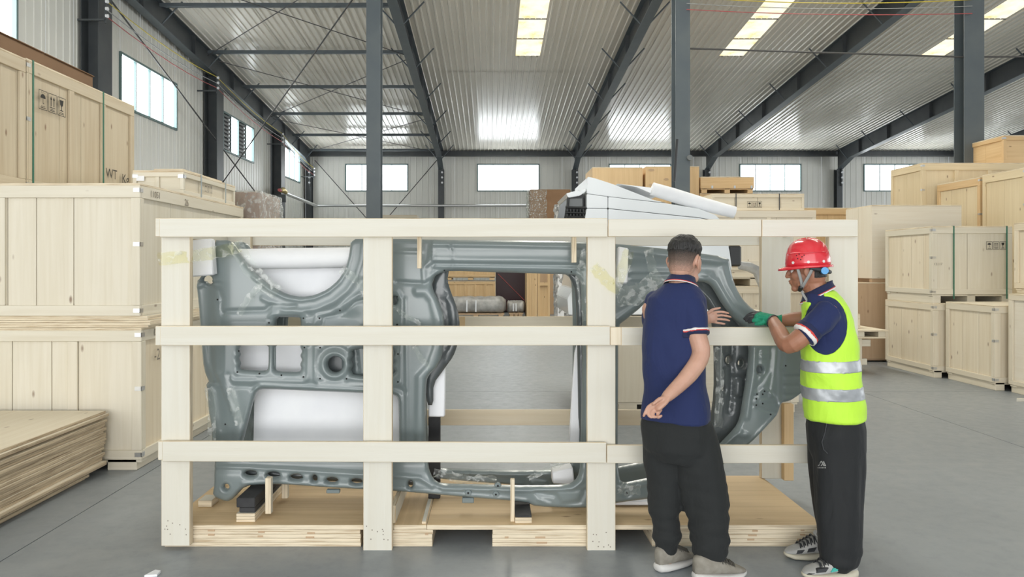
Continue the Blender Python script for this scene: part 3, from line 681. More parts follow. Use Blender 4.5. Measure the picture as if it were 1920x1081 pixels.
# ---- crates behind the middle
K = crate(1.33, 3.30, 8.0, 9.6, 0, 1.03, 'wide smooth pale crate on skids under the white cab body', 'crate', 'R', 2, 2, skid=.11, frails=False, srails=False, clips=False, fcuts=[.33])
N2 = crate(3.85, 6.05, 13.9, 15, 1.56, 2.61, 'long pale crate under the crate with shipping symbols, behind the helmeted man', 'crate_p', 'R', 3, 2, rail=.12, skid=0, clips=False, mids=[.33, .6])
N3 = crate(3.95, 5.9, 13.9, 15, 1.20, 1.555, 'low slotted crate base seen through the open crate under the long pale crate', 'crate', 'R', 2, 2, rail=.05, clips=False, skid=.15)
N4 = crate(3.8, 6.0, 13.9, 15, 0, 1.195, 'pale framed crate on the floor, lowest of the stack behind the helmeted man', 'crate_w', 'R', 5, 2, rail=.12, clips=False, skid=.08, fm='crate', railm='crate', mids=[.3, .6])
N1 = crate(4.14, 5.87, 14, 15, 2.612, 2.92, 'crate with dark straps and shipping symbols behind the top rail', 'crate', 'R', 4, 2, rail=.05, post=.05, clips=False, straps=(.26, .73), strapm='rod', fm='crate')
mark(N1, 'F', (4.80, 14, 2.66), .085)
M0 = crate(2.1, 5.9, 16, 17.2, 0, 2.2, 'wide orange crate low behind the white cab body', 'crate_w', 'R', 4, 2, clips=False, rail=.12)
M1 = crate(2.17, 3.25, 16, 17.2, 2.201, 3.68, 'orange crate above the white cab peak, left of its twin', 'crate_w', 'R', 1, 2, frails=False, srails=False, clips=False)
M2 = crate(3.31, 4.46, 16, 17.2, 2.201, 3.70, 'orange crate with dark scars above the white cab, beside the steel column', 'crate_w', 'R', 1, 2, frails=False, srails=False, clips=False)
for (x, z, w) in ((3.43, 3.62, .13), (3.75, 3.42, .10), (3.98, 3.42, .09), (3.43, 3.30, .11), (3.8, 3.12, .09)):
    MB(M2.location).prism(disc2(x, z, 1, 10) if False else [(x + w * .5 * math.cos(t * .63) * (1 + .3 * math.sin(3 * t)), z + .028 * math.sin(t * .63)) for t in range(10)], 1, 15.996, 15.9995).build('bark_scar', M['crate_b'], M2)
M4 = crate(4.47, 5.6, 16, 17.2, 2.201, 3.12, 'orange crate below the overhanging slab crate near the last windows', 'crate_w', 'R', 2, 2, rail=.1, clips=False)
M3 = crate(4.48, 5.62, 15.95, 17.2, 3.121, 3.47, 'low orange slab crate on skids in front of a bright window', 'crate_w', 'R', 1, 2, skid=.10, frails=False, srails=False, clips=False)
for x in (4.72, 5.2, 5.56): bx('corner_clip', M3.location, M3, M['clip'], x - .02, x + .02, 15.94, 15.955, 3.22, 3.28)
O_ = crate(6.35, 7.35, 15.2, 16.4, 0, 2.75, 'orange crate peeking out behind the tall whitish crate', 'crate_w', 'L', 2, 2, rail=.12, clips=False)
bc_ = empty('wrapped_carton', (1.8, 24.4, 0), 'brown carton wrapped in film behind the cab, left of its dark vent', 'carton'); o = Vector(bc_.location)
MB(o).box(1.24, 2.55, 24, 24.85, 1.65, 4.02, .02).build('box_body', M['carton'], bc_); crumple(1.2, 1.75, 23.97, 24.88, 1.7, 4.0, 5, .05, org=o).build('plastic_wrap', M['film'], bc_)
MB(o).box(1.2, 2.6, 24, 24.85, .001, 1.648, .01).build('lower_box', M['crate_b'], bc_)
pw_ = empty('wrapped_bundle', (2.2, 20.6, 0), 'pale wrapped bundle standing between the brown carton and the cab vent', 'bundle'); o = Vector(pw_.location)
crumple(1.80, 2.28, 20.5, 21, .0, 3.25, 9, .06, org=o).build('wrap', M['wrap'], pw_); MB(o).box(1.82, 2.0, 20.46, 20.5, .0, 2.6, .01).build('foam_plank', M['foam'], pw_)
T = crate(-4.4, -3.0, 30, 31, 0, 3.6, 'pale crate far behind the left steel column, just above the top rail', 'crate', 'R', 2, 1, clips=False, rail=.1)
# ---- far background seen through the door opening
for k in range(2):
    crate(-1.5, .14, 24.5, 25.5, (0, 1.10)[k], (1.06, 1.95)[k], ['lower of two stacked crates seen through the left of the door opening', 'upper of two stacked crates seen through the left of the door opening'][k], 'crate_w', 'R', 5, 2, rail=.09, frails=True, clips=False, skid=.10, fm='crate_w', mids=[.2, .4, .6, .8])
mc = empty('steel_container', (.65, 25, 0), 'dark maroon steel container door far behind the door opening', 'container'); o = Vector(mc.location)
MB(o).box(.16, 1.16, 24.9, 25.8, .05, 1.75, .01).build('container_wall', M['maroon'], mc)
MB(o).tube([(.22, 24.88, 1.3), (1.1, 24.88, .42)], .012, 6).build('door_bar', M['rw'], mc); MB(o).box(.3, .36, 24.88, 24.9, .1, 1.7).build('hinge_post', M['maroon'], mc); MB(o).box(.18, 1.14, 25, 25.7, .0, .05).build('foot', M['black'], mc)
def roll_bundle(x0, x1, y, z0, h, label, n, seed):
    r = empty('wrapped_roll', ((x0 + x1) / 2, y, 0), label, 'roll'); o = Vector(r.location); r_ = np.random.default_rng(seed)
    rings = []
    for i in range(18):
        x = x0 + (x1 - x0) * i / 17; e = min(1, (min(i, 17 - i) + .9) / 2.2); rr = []
        for k in range(20):
            a = 2 * math.pi * k / 20; c, s_ = math.cos(a), math.sin(a)
            rr.append(Vector((x, y + .4 * e * abs(c) ** .6 * (1 if c > 0 else -1) * (1 + r_.uniform(-.05, .05)), z0 + h / 2 + h / 2 * e ** .5 * abs(s_) ** .7 * (1 if s_ > 0 else -1) * (1 + r_.uniform(-.08, .08)))))
        rings.append(rr)
    MB(o).loft(rings).build('wrap', M['wrap'], r, True)
    for t in (.35, .5): MB(o).box(x0 + (x1 - x0) * t - .02, x0 + (x1 - x0) * t + .02, y - .43, y - .38, z0 + .06, z0 + h * .8).build('strap', M['clip'], r)
    pal = MB(o).box(x0 + .05, x1 - .05, y - .38, y + .38, z0 - .03, z0 + .01); pal.build('pallet_deck', M['crate_b'], r)
    for k in range(3): bx('pallet_block', o, r, M['crate_b'], x0 + .08 + (x1 - x0 - .3) * k / 2, x0 + .22 + (x1 - x0 - .3) * k / 2, y - .38, y + .38, .0, z0 - .03)
    return r
roll_bundle(-1.35, .44, 22.6, .14, .50, 'grey wrapped roll on a pallet, larger of two beyond the door opening', 5, 21)
roll_bundle(.48, 1.02, 22.9, .14, .36, 'grey wrapped roll on a pallet, smaller of two beyond the door opening', 4, 22)
Pc = crate(1.05, 1.35, 22.0, 23.2, 0, 1.7, 'narrow upright crate beyond the door opening, left of its open twin', 'crate_w', 'R', 2, 2, rail=.08, clips=False)
pf = empty('crate_frame', (1.55, 22.1, 0), 'open upright crate frame beyond the door opening', 'crate'); o = Vector(pf.location)
for x in (1.37, 1.66): bx('post', o, pf, M['crate_w'], x, x + .07, 22., 22.1, 0, 1.7)
for z in (.0, .98, 1.62): bx('cross_board', o, pf, M['crate_w'], 1.44, 1.66, 22., 22.05, z, z + .09)
bx('panel', o, pf, M['crate_w'], 1.44, 1.66, 22.06, 22.08, .09, .98)
# floor scrap
for k, (px, py, w, h) in enumerate(((285, 1079, .03, .012), (1915, 752, .07, .03), (1915, 792, .09, .02), (1915, 828, .08, .02))):
    d = HC * F / (py - CY); x = X(px, d)
    s = MB((x, d, 0)); s.prism([(x - w, d - .02), (x + w, d - .01), (x + w * .9, d + .04), (x - w * .2, d + .05)], 2, .0005, h)
    if k in (0, 1): tag(s.build('foam_scrap' if k == 0 else 'wood_offcut', M['foam' if k == 0 else 'pine'], None, True), ['small white foam scrap on the floor at the bottom frame edge', 'short wood offcut on the floor below the smooth right crate'][k], 'scrap')
# ================================================================ the open crate in front
DR, DP, DD = 4.10, 4.142, 4.19          # front planes of rails, posts, deck
E2 = [M['pine'], M['edge']]
oc = empty('open_crate', (X(920, 4.6), 4.65, 0), 'large open pale wooden crate frame with rails and posts around the grey van panels', 'crate'); oo = Vector(oc.location)
def pbox(name, px0, px1, py0, py1, d0, th, m=None, c=.0025, edge=1, par=oc, rot=None):
    return MB(par.location).box(X(px0, d0), X(px1, d0), d0, d0 + th, Z(py0, d0), Z(py1, d0), c, edge, rot).build(name, m or E2, par)
zt = .1225; zdk = .026
xl, xr, yr = X(308, DD), X(1546, DD), 5.18
# deck sheets
cuts = [xl, X(738, DD), X(800, DD), X(1152, DD), xr]
for a, b in zip(cuts[:-1], cuts[1:]):
    MB(oo).box(a + .001, b - .001, DD, yr, zt - zdk, zt, .002, edge=1).build('deck_sheet', [M['deck'], M['edge']], oc)
# stringers: layered strips
for (a, b) in ((308, 677), (683, 812), (923, 1148), (1222, 1544)):
    for k in range(4):
        j = random.uniform(0, .004)
        MB(oo).box(X(a, DD) + random.uniform(0, .006), X(b, DD) - random.uniform(0, .006), DD + .002 + j, yr - .02, .001 + k * .0238, .001 + k * .0238 + .0228, .0015, edge=1).build('stringer_layer', E2, oc)
for (px, py, w) in ((396, 994, 13), (396, 1002, 12), (490, 997, 12), (488, 1005, 10), (583, 999, 14), (581, 1007, 16), (950, 1007, 7), (1013, 1007, 19), (1016, 1017, 20), (1416, 995, 10), (1411, 1003, 16), (1408, 1011, 13), (1505, 993, 7), (1505, 1002, 9), (1501, 1011, 12), (800, 1001, 6)):
    pbox('joint_slot', px - w / 2, px + w / 2, py - 1.6, py + 1.6, DD + .0005, .004, M['crate_b'], 0, None)
# posts
pbox('front_post', 302, 356, 443, 1023, DP, .045); pbox('front_post', 681, 735, 443, 1032, DP, .045); pbox('front_post', 1101, 1154, 443, 1034, DP, .045); pbox('front_post', 1554, 1609, 443, 1029, DP, .045)
# nail heads at post feet
for (px0, py0) in ((330, 990), (708, 1000), (1125, 1010)):
    nb = MB(oo)
    for k in range(9):
        px, py = px0 + random.uniform(-22, 20), py0 + random.uniform(-15, 16)
        p = P(px, py, DP - .0006); nb.poly([p + Vector((.0035 * math.cos(t), 0, .0035 * math.sin(t))) for t in (0, 1.05, 2.1, 3.14, 4.2, 5.25)], [[0, 1, 2, 3, 4, 5]])
    o = nb.build('nail_heads', M['ink_f'], oc); o['kind'] = 'stuff'
# rails: front boards with backing boards
pbox('rail', 299, 1139, 409, 444, DR, .022); pbox('rail', 1140.5, 1428, 411, 443, DR + .004, .022); pbox('rail', 1429, 1609, 411, 443.5, DR + .003, .022)
pbox('rail', 300, 1144, 611, 647, DR, .022); pbox('rail', 1165, 1508, 613, 647.5, DR + .004, .022)
pbox('rail_splice', 1144.5, 1165, 613, 647, DR + .002, .022, [M['crate_k'], M['edge']])
pbox('rail', 304, 1137, 828, 866, DR, .022, rot=Matrix.Rotation(.0035, 3, 'Y')); pbox('rail', 1138, 1522, 834, 868, DR + .004, .022)
for (a, b, c) in ((291, 409, 443), (291, 611, 647), (296, 827, 862)):
    pbox('rail_backing', a, 380, b, c, DR + .0225, .019, [M['pine'], M['edge']])
# rear frame
DB = 5.15
pbox('rear_rail', 420, 1488, 424, 460, DB, .025, [M['pine'], M['edge']]); pbox('rear_rail', 420, 1488, 593, 621, DB, .025, [M['crate'], M['edge']]); pbox('rear_rail', 420, 1488, 768, 797, DB, .025, [M['crate_k'], M['edge']])
pbox('rear_rail_patch', 852, 872, 593.5, 620, DB - .004, .004, [M['crate_w'], M['edge']], 0)
MB(oo).box(X(1428, DB - .05), X(1483, DB - .05), DB - .048, DB - .002, zt + .001, Z(420, DB), .003, edge=1).build('rear_post', [M['pine'], M['edge']], oc)
MB(oo).box(X(1466, DB - .06), X(1484, DB - .06), DB - .10, DB - .049, zt + .001, Z(752, DB), .003).build('rear_post_brace', [M['crate_w'], M['edge']], oc)
MB(oo).box(X(422, DB), X(474, DB), DB - .048, DB - .002, zt + .001, Z(420, DB), .003, edge=1).build('rear_post', [M['pine'], M['edge']], oc)
MB(oo).box(X(302, DP), X(302, DP) + .03, DP + .046, DB - .05, Z(444, DP), Z(410, DP), .003, edge=1).build('side_rail', E2, oc)
MB(oo).box(X(1600, DP) - .02, X(1600, DP), DP + .046, DB - .05, Z(432, DP), Z(412, DP), .003, edge=1).build('side_rail', E2, oc)
# hanging sticks and blocking strips inside
pbox('hanging_strip', 782, 790, 440, 503, 4.30, .05); pbox('hanging_strip', 1072, 1081, 440, 492, 4.30, .05)
pbox('upright_strip', 497, 508, 896, 963, 4.31, .04); pbox('upright_strip', 957, 965, 898, 981, 4.25, .03); pbox('upright_strip', 528, 539, 905, 934, 4.60, .04)
for (a, b, c, d, e_) in ((733, 742, 915, 1000, 4.22), ):
    MB(oo).box(X(a, e_), X(b, e_), e_, e_ + .7, zt, zt + .10, .003, edge=1).build('side_strip', E2, oc)
bd = MB(oo); bd.box(X(792, 4.25), X(800, 4.25), 4.21, 4.62, zt, zt + .014, .002, edge=1).build('floor_cleat', E2, oc)
# supports: ply blocks with rubber
def blocking(px0, px1, y0, y1, nply, label, rub):
    r = empty('support_block', (X((px0 + px1) / 2, y0), (y0 + y1) / 2, zt), label, 'block'); o = Vector(r.location); a, b = X(px0, y0), X(px1, y0)
    z = zt
    for k in range(nply): MB(o).box(a, b, y0, y1, z + .0008, z + .016, .0015, edge=1).build('ply_layer', E2, r); z += .0165
    for k, (da, db, dy, h) in enumerate(rub):
        MB(o).box(a + da, b + db, y0 + dy, y1 - .01, z + .0008, z + h, .004).build('rubber_pad', M['rubber'], r); z += h
    return r
blocking(443, 478, 4.24, 5.0, 3, 'plywood block with stacked black rubber pads under the left end of the front panel', [(.013, -.002, .01, .032), (0, 0, -.0, .055)])
blocking(966, 997, 4.22, 4.68, 2, 'plywood block with a black rubber pad under the lower middle of the front panel', [(0, 0, .004, .010)])
pb_ = MB((X(384, 4.55), 4.55, zt)); pb_.box(X(371, 4.5), X(397, 4.5), 4.5, 4.62, zt + .001, zt + .04, .003, edge=1); tag(pb_.build('wood_offcut', E2), 'small pale wood offcut on the deck near the left front post', 'offcut')

# ================================================================ grey van side panels (standing upside down)
DPAN = 4.46
OUT = [(398, 450), (432, 450), (446, 470), (462, 494), (482, 515), (510, 537), (540, 552), (566, 556), (590, 553), (615, 542), (635, 525), (648, 505), (655, 480), (659, 448),
       (700, 448), (760, 448), (850, 450), (960, 451), (1085, 453), (1165, 458), (1260, 468), (1364, 482), (1369, 500), (1373, 520), (1380, 540), (1392, 561), (1410, 579), (1437, 591), (1470, 597), (1515, 602),
       (1522, 640), (1520, 726), (1503, 738), (1482, 752), (1464, 754), (1456, 774), (1452, 779), (1400, 834), (1352, 872), (1300, 905), (1240, 928), (1155, 938), (1140, 944), (1092, 948), (1004, 945), (985, 936), (860, 926), (735, 915),
       (680, 913), (600, 909), (541, 905), (500, 905), (462, 908), (440, 932), (427, 939), (400, 928), (404, 905), (403, 864), (397, 830), (396, 797), (391, 770), (388, 722), (376, 695), (371, 640), (366, 570), (361, 530), (372, 524), (377, 517), (392, 512)]
def rr(x0, y0, x1, y1, r, n=4, skew=0):
    o = []
    for (cx, cy, a) in ((x1 - r, y0 + r, -90), (x1 - r, y1 - r, 0), (x0 + r, y1 - r, 90), (x0 + r, y0 + r, 180)):
        for k in range(n + 1):
            t = math.radians(a + 90 * k / n); o.append((cx + r * math.cos(t), cy + r * math.sin(t)))
    return [(x + skew * (y - y0), y) for x, y in o]
def el(cx, cy, a, b, n=14): return [(cx + a * math.cos(2 * math.pi * k / n), cy + b * math.sin(2 * math.pi * k / n)) for k in range(n)]
HOLES = [
    [(495, 728), (620, 733), (735, 737), (745, 741), (748, 752), (749, 800), (749, 850), (742, 858), (600, 856), (462, 858), (452, 850), (455, 828), (465, 790), (474, 755), (480, 736), (486, 730)],
    [(826, 512), (840, 507), (960, 511), (1074, 514), (1084, 520), (1089, 532), (1091, 600), (1091, 700), (1089, 800), (1088, 870), (1082, 893), (1066, 905), (1000, 907), (900, 905), (826, 903), (812, 893), (803, 872), (799, 820), (798, 760), (800, 712), (806, 700), (818, 689), (829, 668), (833, 640), (834, 613), (832, 588), (824, 566), (813, 545), (810, 530), (816, 517)],
    el(630, 682, 15, 15, 18),
    [(450, 640), (504, 640), (504, 690), (498, 695), (452, 693), (449, 688), (451, 680), (447, 672), (451, 664), (447, 656), (451, 648)], [(516, 640), (565, 640), (563, 650), (567, 658), (563, 666), (567, 674), (563, 682), (566, 690), (562, 697), (520, 696), (515, 690)],
    [(660, 656), (680, 652), (738, 652), (742, 660), (737, 669), (742, 677), (736, 685), (743, 694), (735, 704), (664, 703), (658, 693), (663, 684), (658, 674), (663, 665)],
    [(518, 600), (521, 594), (560, 594), (565, 597), (565, 640), (516, 640)],
    [(728, 560), (740, 554), (746, 560), (744, 570), (735, 573), (728, 571)],
    [(1158, 609), (1175, 596), (1200, 576), (1222, 552), (1242, 537), (1270, 530), (1318, 527), (1332, 534), (1342, 549), (1354, 570), (1374, 596), (1398, 618), (1404, 648), (1400, 700), (1393, 745), (1387, 785), (1378, 803), (1345, 836), (1300, 866), (1240, 888), (1190, 898), (1168, 902), (1160, 896), (1157, 860), (1158, 700)],
    el(472, 885, 12, 5), el(515, 887, 12, 5), el(558, 891, 12, 5), el(592.5, 893, 5, 6), el(625, 896, 11, 5), el(671, 898, 11, 5), el(771, 903, 4.5, 7), el(1421, 692, 5, 7), el(389, 524, 9, 8),
    el(427, 910, 5, 5)]
Rdg = []     # ridges: (polyline, half width px, height m)
def R_(pl, w, h, closed=False): Rdg.append((np.array(pl + (pl[:1] if closed else []), float), w * .85, h * .5))
arch = OUT[1:14]
def off(pl, dist, c): return [(x + (x - c[0]) / math.hypot(x - c[0], y - c[1]) * dist, y + (y - c[1]) / math.hypot(x - c[0], y - c[1]) * dist) for x, y in pl]
AC = (566, 455)
R_(off(arch[3:], 5, AC), 4, .012); R_(off(arch[4:], 26, AC), 5, .010); R_([(x, y) for x, y in off(arch[5:11], 40, AC)], 7, -.006)
R_([(420, 588), (425, 583), (500, 581), (512, 570), (540, 576), (556, 573)], 4, -.012); R_([(412, 540), (418, 560), (417, 580), (421, 588)], 4, -.014)
R_([(366, 536), (380, 532), (402, 531), (411, 538)], 5, .012); R_([(400, 620), (440, 612), (500, 611)], 6, .006)
R_([(508, 592), (512, 588), (570, 586), (578, 592), (577, 610)], 3.5, .009); R_([(512, 596), (514, 582), (585, 580)], 2.5, .006)
R_([(592, 610), (596, 590), (620, 586), (640, 576), (662, 558), (676, 550)], 4, .010); R_([(606, 610), (610, 594), (630, 590), (650, 582), (668, 566), (690, 560)], 3, -.012)
R_([(437, 708), (440, 712), (572, 714), (580, 708), (580, 650)], 4, .010); R_([(430, 700), (436, 722), (590, 726)], 4, -.008)
R_([(594, 648), (594, 712), (600, 718), (735, 722), (752, 716), (754, 560), (746, 545), (690, 545)], 4, .010)
R_(el(630, 682, 22, 22, 20), 5, .014, True); R_(el(630, 680, 34, 32, 20), 3, -.006, True); R_([(655, 648), (652, 705), (700, 708)], 4, .008)
R_([(484, 725), (492, 721), (620, 726), (738, 731), (751, 736), (754, 750), (755, 850)], 4, .012); R_([(474, 728), (486, 714), (620, 718), (745, 724), (761, 732)], 5, -.006); R_([(482, 728), (468, 770), (450, 826)], 5, .012)
R_([(425, 640), (424, 700), (438, 745), (446, 790), (452, 830)], 9, .014); R_([(390, 640), (394, 700), (412, 730), (420, 800)], 10, -.012); R_([(383, 640), (386, 680), (400, 712)], 6, .012)
R_([(413, 700), (424, 730), (440, 770)], 5, .010)
R_([(762, 560), (764, 700), (765, 830)], 4, .012); R_([(785, 545), (800, 545), (812, 560), (822, 600), (820, 650), (808, 685), (790, 705), (788, 830)], 9, .018)
R_([(745, 528), (770, 530), (800, 531), (808, 525)], 4, -.014); R_([(797, 530), (795, 500), (808, 490), (812, 455)], 5, .012); R_([(815, 455), (816, 490), (812, 510)], 3, -.010)
R_([(850, 456), (851, 486), (849, 500)], 3.5, -.010); R_([(840, 456), (848, 470), (850, 486)], 3, .008)
for q, hh in ((488, .010), (494, -.008), (499, .010), (505, -.006)): R_([(815, q), (960, q + 2), (1090, q + 4)], 2.6, hh)
R_([(815, 458), (960, 460), (1095, 463)], 4, .012); R_([(690, 470), (790, 472)], 4, .008)
for q, hh in ((508, .008), (516, -.007), (522, .008)): R_([(1180, q), (1250, q), (1325, q + 2)], 2.8, hh)
R_([(1172, 470), (1260, 480), (1350, 492)], 5, .012); R_([(1095, 470), (1100, 520), (1098, 800)], 4, .014); R_([(1107, 520), (1106, 820)], 3, -.010); R_([(1130, 520), (1130, 820)], 8, .014)
R_([(1320, 516), (1340, 526), (1354, 550), (1372, 580), (1400, 604)], 4, .012); R_([(1352, 505), (1362, 535), (1380, 566), (1412, 590), (1440, 600)], 7, .012)
R_([(1155, 596), (1190, 572), (1215, 545), (1240, 526), (1330, 514)], 5, .012)
# lower rail
R_([(404, 872), (460, 873), (560, 877), (680, 884), (735, 886), (790, 890), (812, 905)], 4, .014); R_([(460, 902), (540, 901), (680, 909), (800, 916), (985, 932)], 4, .010)
for (cx, cy, a, b) in ((472, 885, 15, 8), (515, 887, 15, 8), (558, 891, 15, 8), (592.5, 893, 8, 9), (625, 896, 14, 8), (671, 898, 14, 8), (771, 903, 8, 11), (427, 910, 9, 9)): R_(el(cx, cy, a, b, 16), 2.2, .007, True)
for (cx, cy) in ((878, 916), (928, 919), (1172, 918)): R_(el(cx, cy, 6, 6, 12), 4, -.010, True)
R_([(805, 880), (815, 897), (832, 909), (1000, 912), (1070, 910), (1090, 895)], 4, .012)
R_([(1005, 918), (1040, 922), (1050, 940), (1085, 935), (1094, 915)], 5, -.012); R_([(1000, 915), (1095, 912)], 3, -.008); R_([(1008, 930), (1030, 938)], 3, .01); R_([(780, 905), (830, 918), (832, 890)], 6, .006)
R_([(1160, 908), (1240, 895), (1310, 862), (1355, 830), (1385, 805)], 4, .012); R_([(1345, 880), (1400, 828), (1448, 776)], 4, .010)
# front pillar and fender
R_([(1409, 650), (1408, 700), (1400, 748), (1396, 780)], 5, .014); R_([(1418, 655), (1416, 720), (1408, 742)], 3, -.012); R_([(1440, 650), (1437, 690), (1420, 720), (1412, 742)], 4, -.012)
R_([(1452, 650), (1447, 700), (1440, 740)], 4, .012); R_([(1466, 650), (1458, 690), (1457, 750)], 5, -.014); R_([(1470, 645), (1463, 690)], 3, .012)
for q in (705, 722, 739): R_([(1468, q), (1518, q - 1)], 2.6, -.012)
R_([(1410, 735), (1427, 724), (1450, 745), (1453, 757)], 3, .012); R_([(1407, 757), (1430, 766), (1452, 772)], 3, -.010); R_([(1412, 730), (1410, 760)], 2.5, .010); R_([(1420, 748), (1448, 748)], 2.5, .006)
R_([(1418, 660), (1436, 660), (1436, 668), (1418, 668)], 2.5, .008, True); R_(el(1421, 692, 8, 10, 12), 2.5, .008, True); R_([(1470, 752), (1500, 735)], 4, .012); R_([(1385, 812), (1395, 812)], 6, .012)
# dimples (bolt holes)
BOLTS = [(448, 656), (448, 697), (489, 700), (530, 702), (573, 704), (602, 651), (603, 706), (652, 709), (524, 594), (571, 596), (602, 595), (639, 580), (748, 555), (748, 606), (748, 662), (748, 714), (411, 562), (425, 792), (1416, 735), (1413, 745), (1413, 756), (1428, 729), (1425, 754), (1424, 736), (1471, 685), (1440, 772), (507, 604), (573, 650), (836, 506), (1070, 510), (935, 892)]
for b in BOLTS: R_(el(*b, 3.2, 3.2, 8), 2.2, .004, True)

def inpoly(px, py, pl):
    pl = np.asarray(pl); r = np.zeros(px.shape, bool); n = len(pl)
    for i in range(n):
        x1, y1 = pl[i]; x2, y2 = pl[(i + 1) % n]
        c = (y1 > py) != (y2 > py)
        r ^= c & (px < (x2 - x1) * (py - y1) / (y2 - y1 + 1e-12) + x1)
    return r
def segdist(px, py, pl, closed):
    pl = np.asarray(pl, float); d = np.full(px.shape, 1e9); n = len(pl)
    for i in range(n if closed else n - 1):
        a = pl[i]; b = pl[(i + 1) % n]; e = b - a; L = (e * e).sum() + 1e-9
        t = np.clip(((px - a[0]) * e[0] + (py - a[1]) * e[1]) / L, 0, 1)
        d = np.minimum(d, np.hypot(px - a[0] - t * e[0], py - a[1] - t * e[1]))
    return d
def dens(pl, step, closed=True):
    o = []; n = len(pl)
    for i in range(n if closed else n - 1):
        a, b = pl[i], pl[(i + 1) % n]; k = max(1, int(math.hypot(b[0] - a[0], b[1] - a[1]) / step))
        o += [(a[0] + (b[0] - a[0]) * t / k, a[1] + (b[1] - a[1]) * t / k) for t in range(k)]
    return o
def chaikin(pl, it=1):
    for _ in range(it):
        o = []
        for i in range(len(pl)):
            a, b = pl[i], pl[(i + 1) % len(pl)]
            o += [(a[0] * .8 + b[0] * .2, a[1] * .8 + b[1] * .2), (a[0] * .2 + b[0] * .8, a[1] * .2 + b[1] * .8)]
        pl = o
    return pl
def pressed_sheet(out, holes, ridges, step, d, bulge, thick, flange=.03, fw=9):
    """stamped sheet: triangulated outline with holes, relief from ridges, edges rolled back"""
    loops = [dens(chaikin(out), step * 1.2)] + [dens(h if len(h) in (12, 14, 16, 18) and h[0][0] > h[len(h) // 2][0] and False else chaikin(h), step) for h in holes]
    xs = np.arange(min(p[0] for p in out) + 1, max(p[0] for p in out), step); ys = np.arange(min(p[1] for p in out) + 1, max(p[1] for p in out), step * .87)
    gx, gy = np.meshgrid(xs.astype(float), ys.astype(float)); gx[1::2] += step / 2; gx = gx.ravel(); gy = gy.ravel()
    ok = inpoly(gx, gy, loops[0]); dist = segdist(gx, gy, loops[0], True)
    for h in loops[1:]:
        dist = np.minimum(dist, segdist(gx, gy, h, True)); ok &= ~inpoly(gx, gy, h)
    ok &= dist > step * .55
    pts = [p for l in loops for p in l]; edges = []; b = 0
    for l in loops: n = len(l); edges += [(b + i, b + (i + 1) % n) for i in range(n)]; b += n
    V = [Vector(p) for p in pts] + [Vector(p) for p in zip(gx[ok], gy[ok])]
    vo, eo, fo, *_ = geometry.delaunay_2d_cdt(V, edges, [], 0, 1e-4)
    v = np.array([(p.x, p.y) for p in vo]); f = np.array([t for t in fo if len(t) == 3])
    c = v[f].mean(1); keep = inpoly(c[:, 0], c[:, 1], loops[0])
    for h in loops[1:]: keep &= ~inpoly(c[:, 0], c[:, 1], h)
    f = f[keep]; px, py = v[:, 0], v[:, 1]
    h = bulge(px, py)
    for pl, w, a in ridges:
        h += a * np.exp(-(segdist(px, py, pl, False) / w) ** 3 * .9)
    ed = segdist(px, py, loops[0], True)
    for l in loops[1:]: ed = np.minimum(ed, segdist(px, py, l, True))
    h -= flange * np.clip(1 - ed / fw, 0, 1) ** 2.2
    P3 = np.stack([(px - CX) / F * d, d - h, HC - (py - CY) / F * d], 1)
    return P3, f
def sheet_obj(name, P3, f, m, parent, thick=.004):
    o = Vector(parent.location); me = bpy.data.meshes.new(name)
    me.from_pydata([tuple(Vector(p) - o) for p in P3], [], [tuple(int(i) for i in t) for t in f]); me.materials.append(m); me.update()
    bm = bmesh.new(); bm.from_mesh(me); bmesh.ops.delete(bm, geom=[v for v in bm.verts if not v.link_faces], context='VERTS')
    bmesh.ops.recalc_face_normals(bm, faces=bm.faces)
    if sum((fc.normal.y for fc in bm.faces)) > 0: bmesh.ops.reverse_faces(bm, faces=bm.faces)
    # thickness: extrude the rim backwards
    be = [e for e in bm.edges if len(e.link_faces) == 1]
    g = bmesh.ops.extrude_edge_only(bm, edges=be)
    for q in g['geom']:
        if isinstance(q, bmesh.types.BMVert): q.co.y += .018
    for fc in bm.faces: fc.smooth = True
    bm.to_mesh(me); bm.free()
    ob = bpy.data.objects.new(name, me); COL.objects.link(ob); ob.parent = parent; return ob
def van_mat():
    m = noisy('grey_primer_paint', (.165, .202, .206), (.185, .223, .226), 1.5, .33, Coat_Weight=.35, Coat_Roughness=.12)
    return m
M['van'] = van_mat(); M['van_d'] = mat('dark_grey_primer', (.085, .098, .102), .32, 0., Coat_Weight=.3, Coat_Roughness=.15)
M['hole'] = mat('dark_hole', (.01, .01, .01), .8)
def bulge(px, py):
    h = .030 * np.sin(np.clip((px - 380) / 1130, 0, 1) * np.pi) + .02 * np.cos((py - 690) / 260)
    h += .022 / (1 + np.exp(-(py - 878) / 5)) * ((px < 1240))                      # lower rail stands proud
    h -= .014 / (1 + np.exp(-(py - 845) / 4)) * (px < 1240) * 0
    h += .02 / (1 + np.exp(-(px - 1400) / 8)) * (py > 640)
    h -= .030 / (1 + np.exp(-(px - 1462) / 4)) * (py > 640)
    h -= .020 * np.exp(-((px - 640) / 30) ** 2 - ((py - 595) / 18) ** 2) + .012 * np.exp(-((px - 545) / 40) ** 2 - ((py - 660) / 40) ** 2)
    h -= .05 / (1 + np.exp((px - 398) / 6)) * (py < 720) * (py > 528)
    h += .018 / (1 + np.exp(-(490 - py) / 4)) * (px > 812)
    return h
P3, ff = pressed_sheet(OUT, HOLES, Rdg, 3.3, DPAN, bulge, .004, .022, 6.5)
vp = empty('van_side_panel', (X(920, DPAN), DPAN, zt + .12), 'front grey stamped van side panel with wheel arch and door openings, in the crate', 'panel'); vo_ = Vector(vp.location)
sh = sheet_obj('outer_sheet', P3, ff, M['van'], vp)
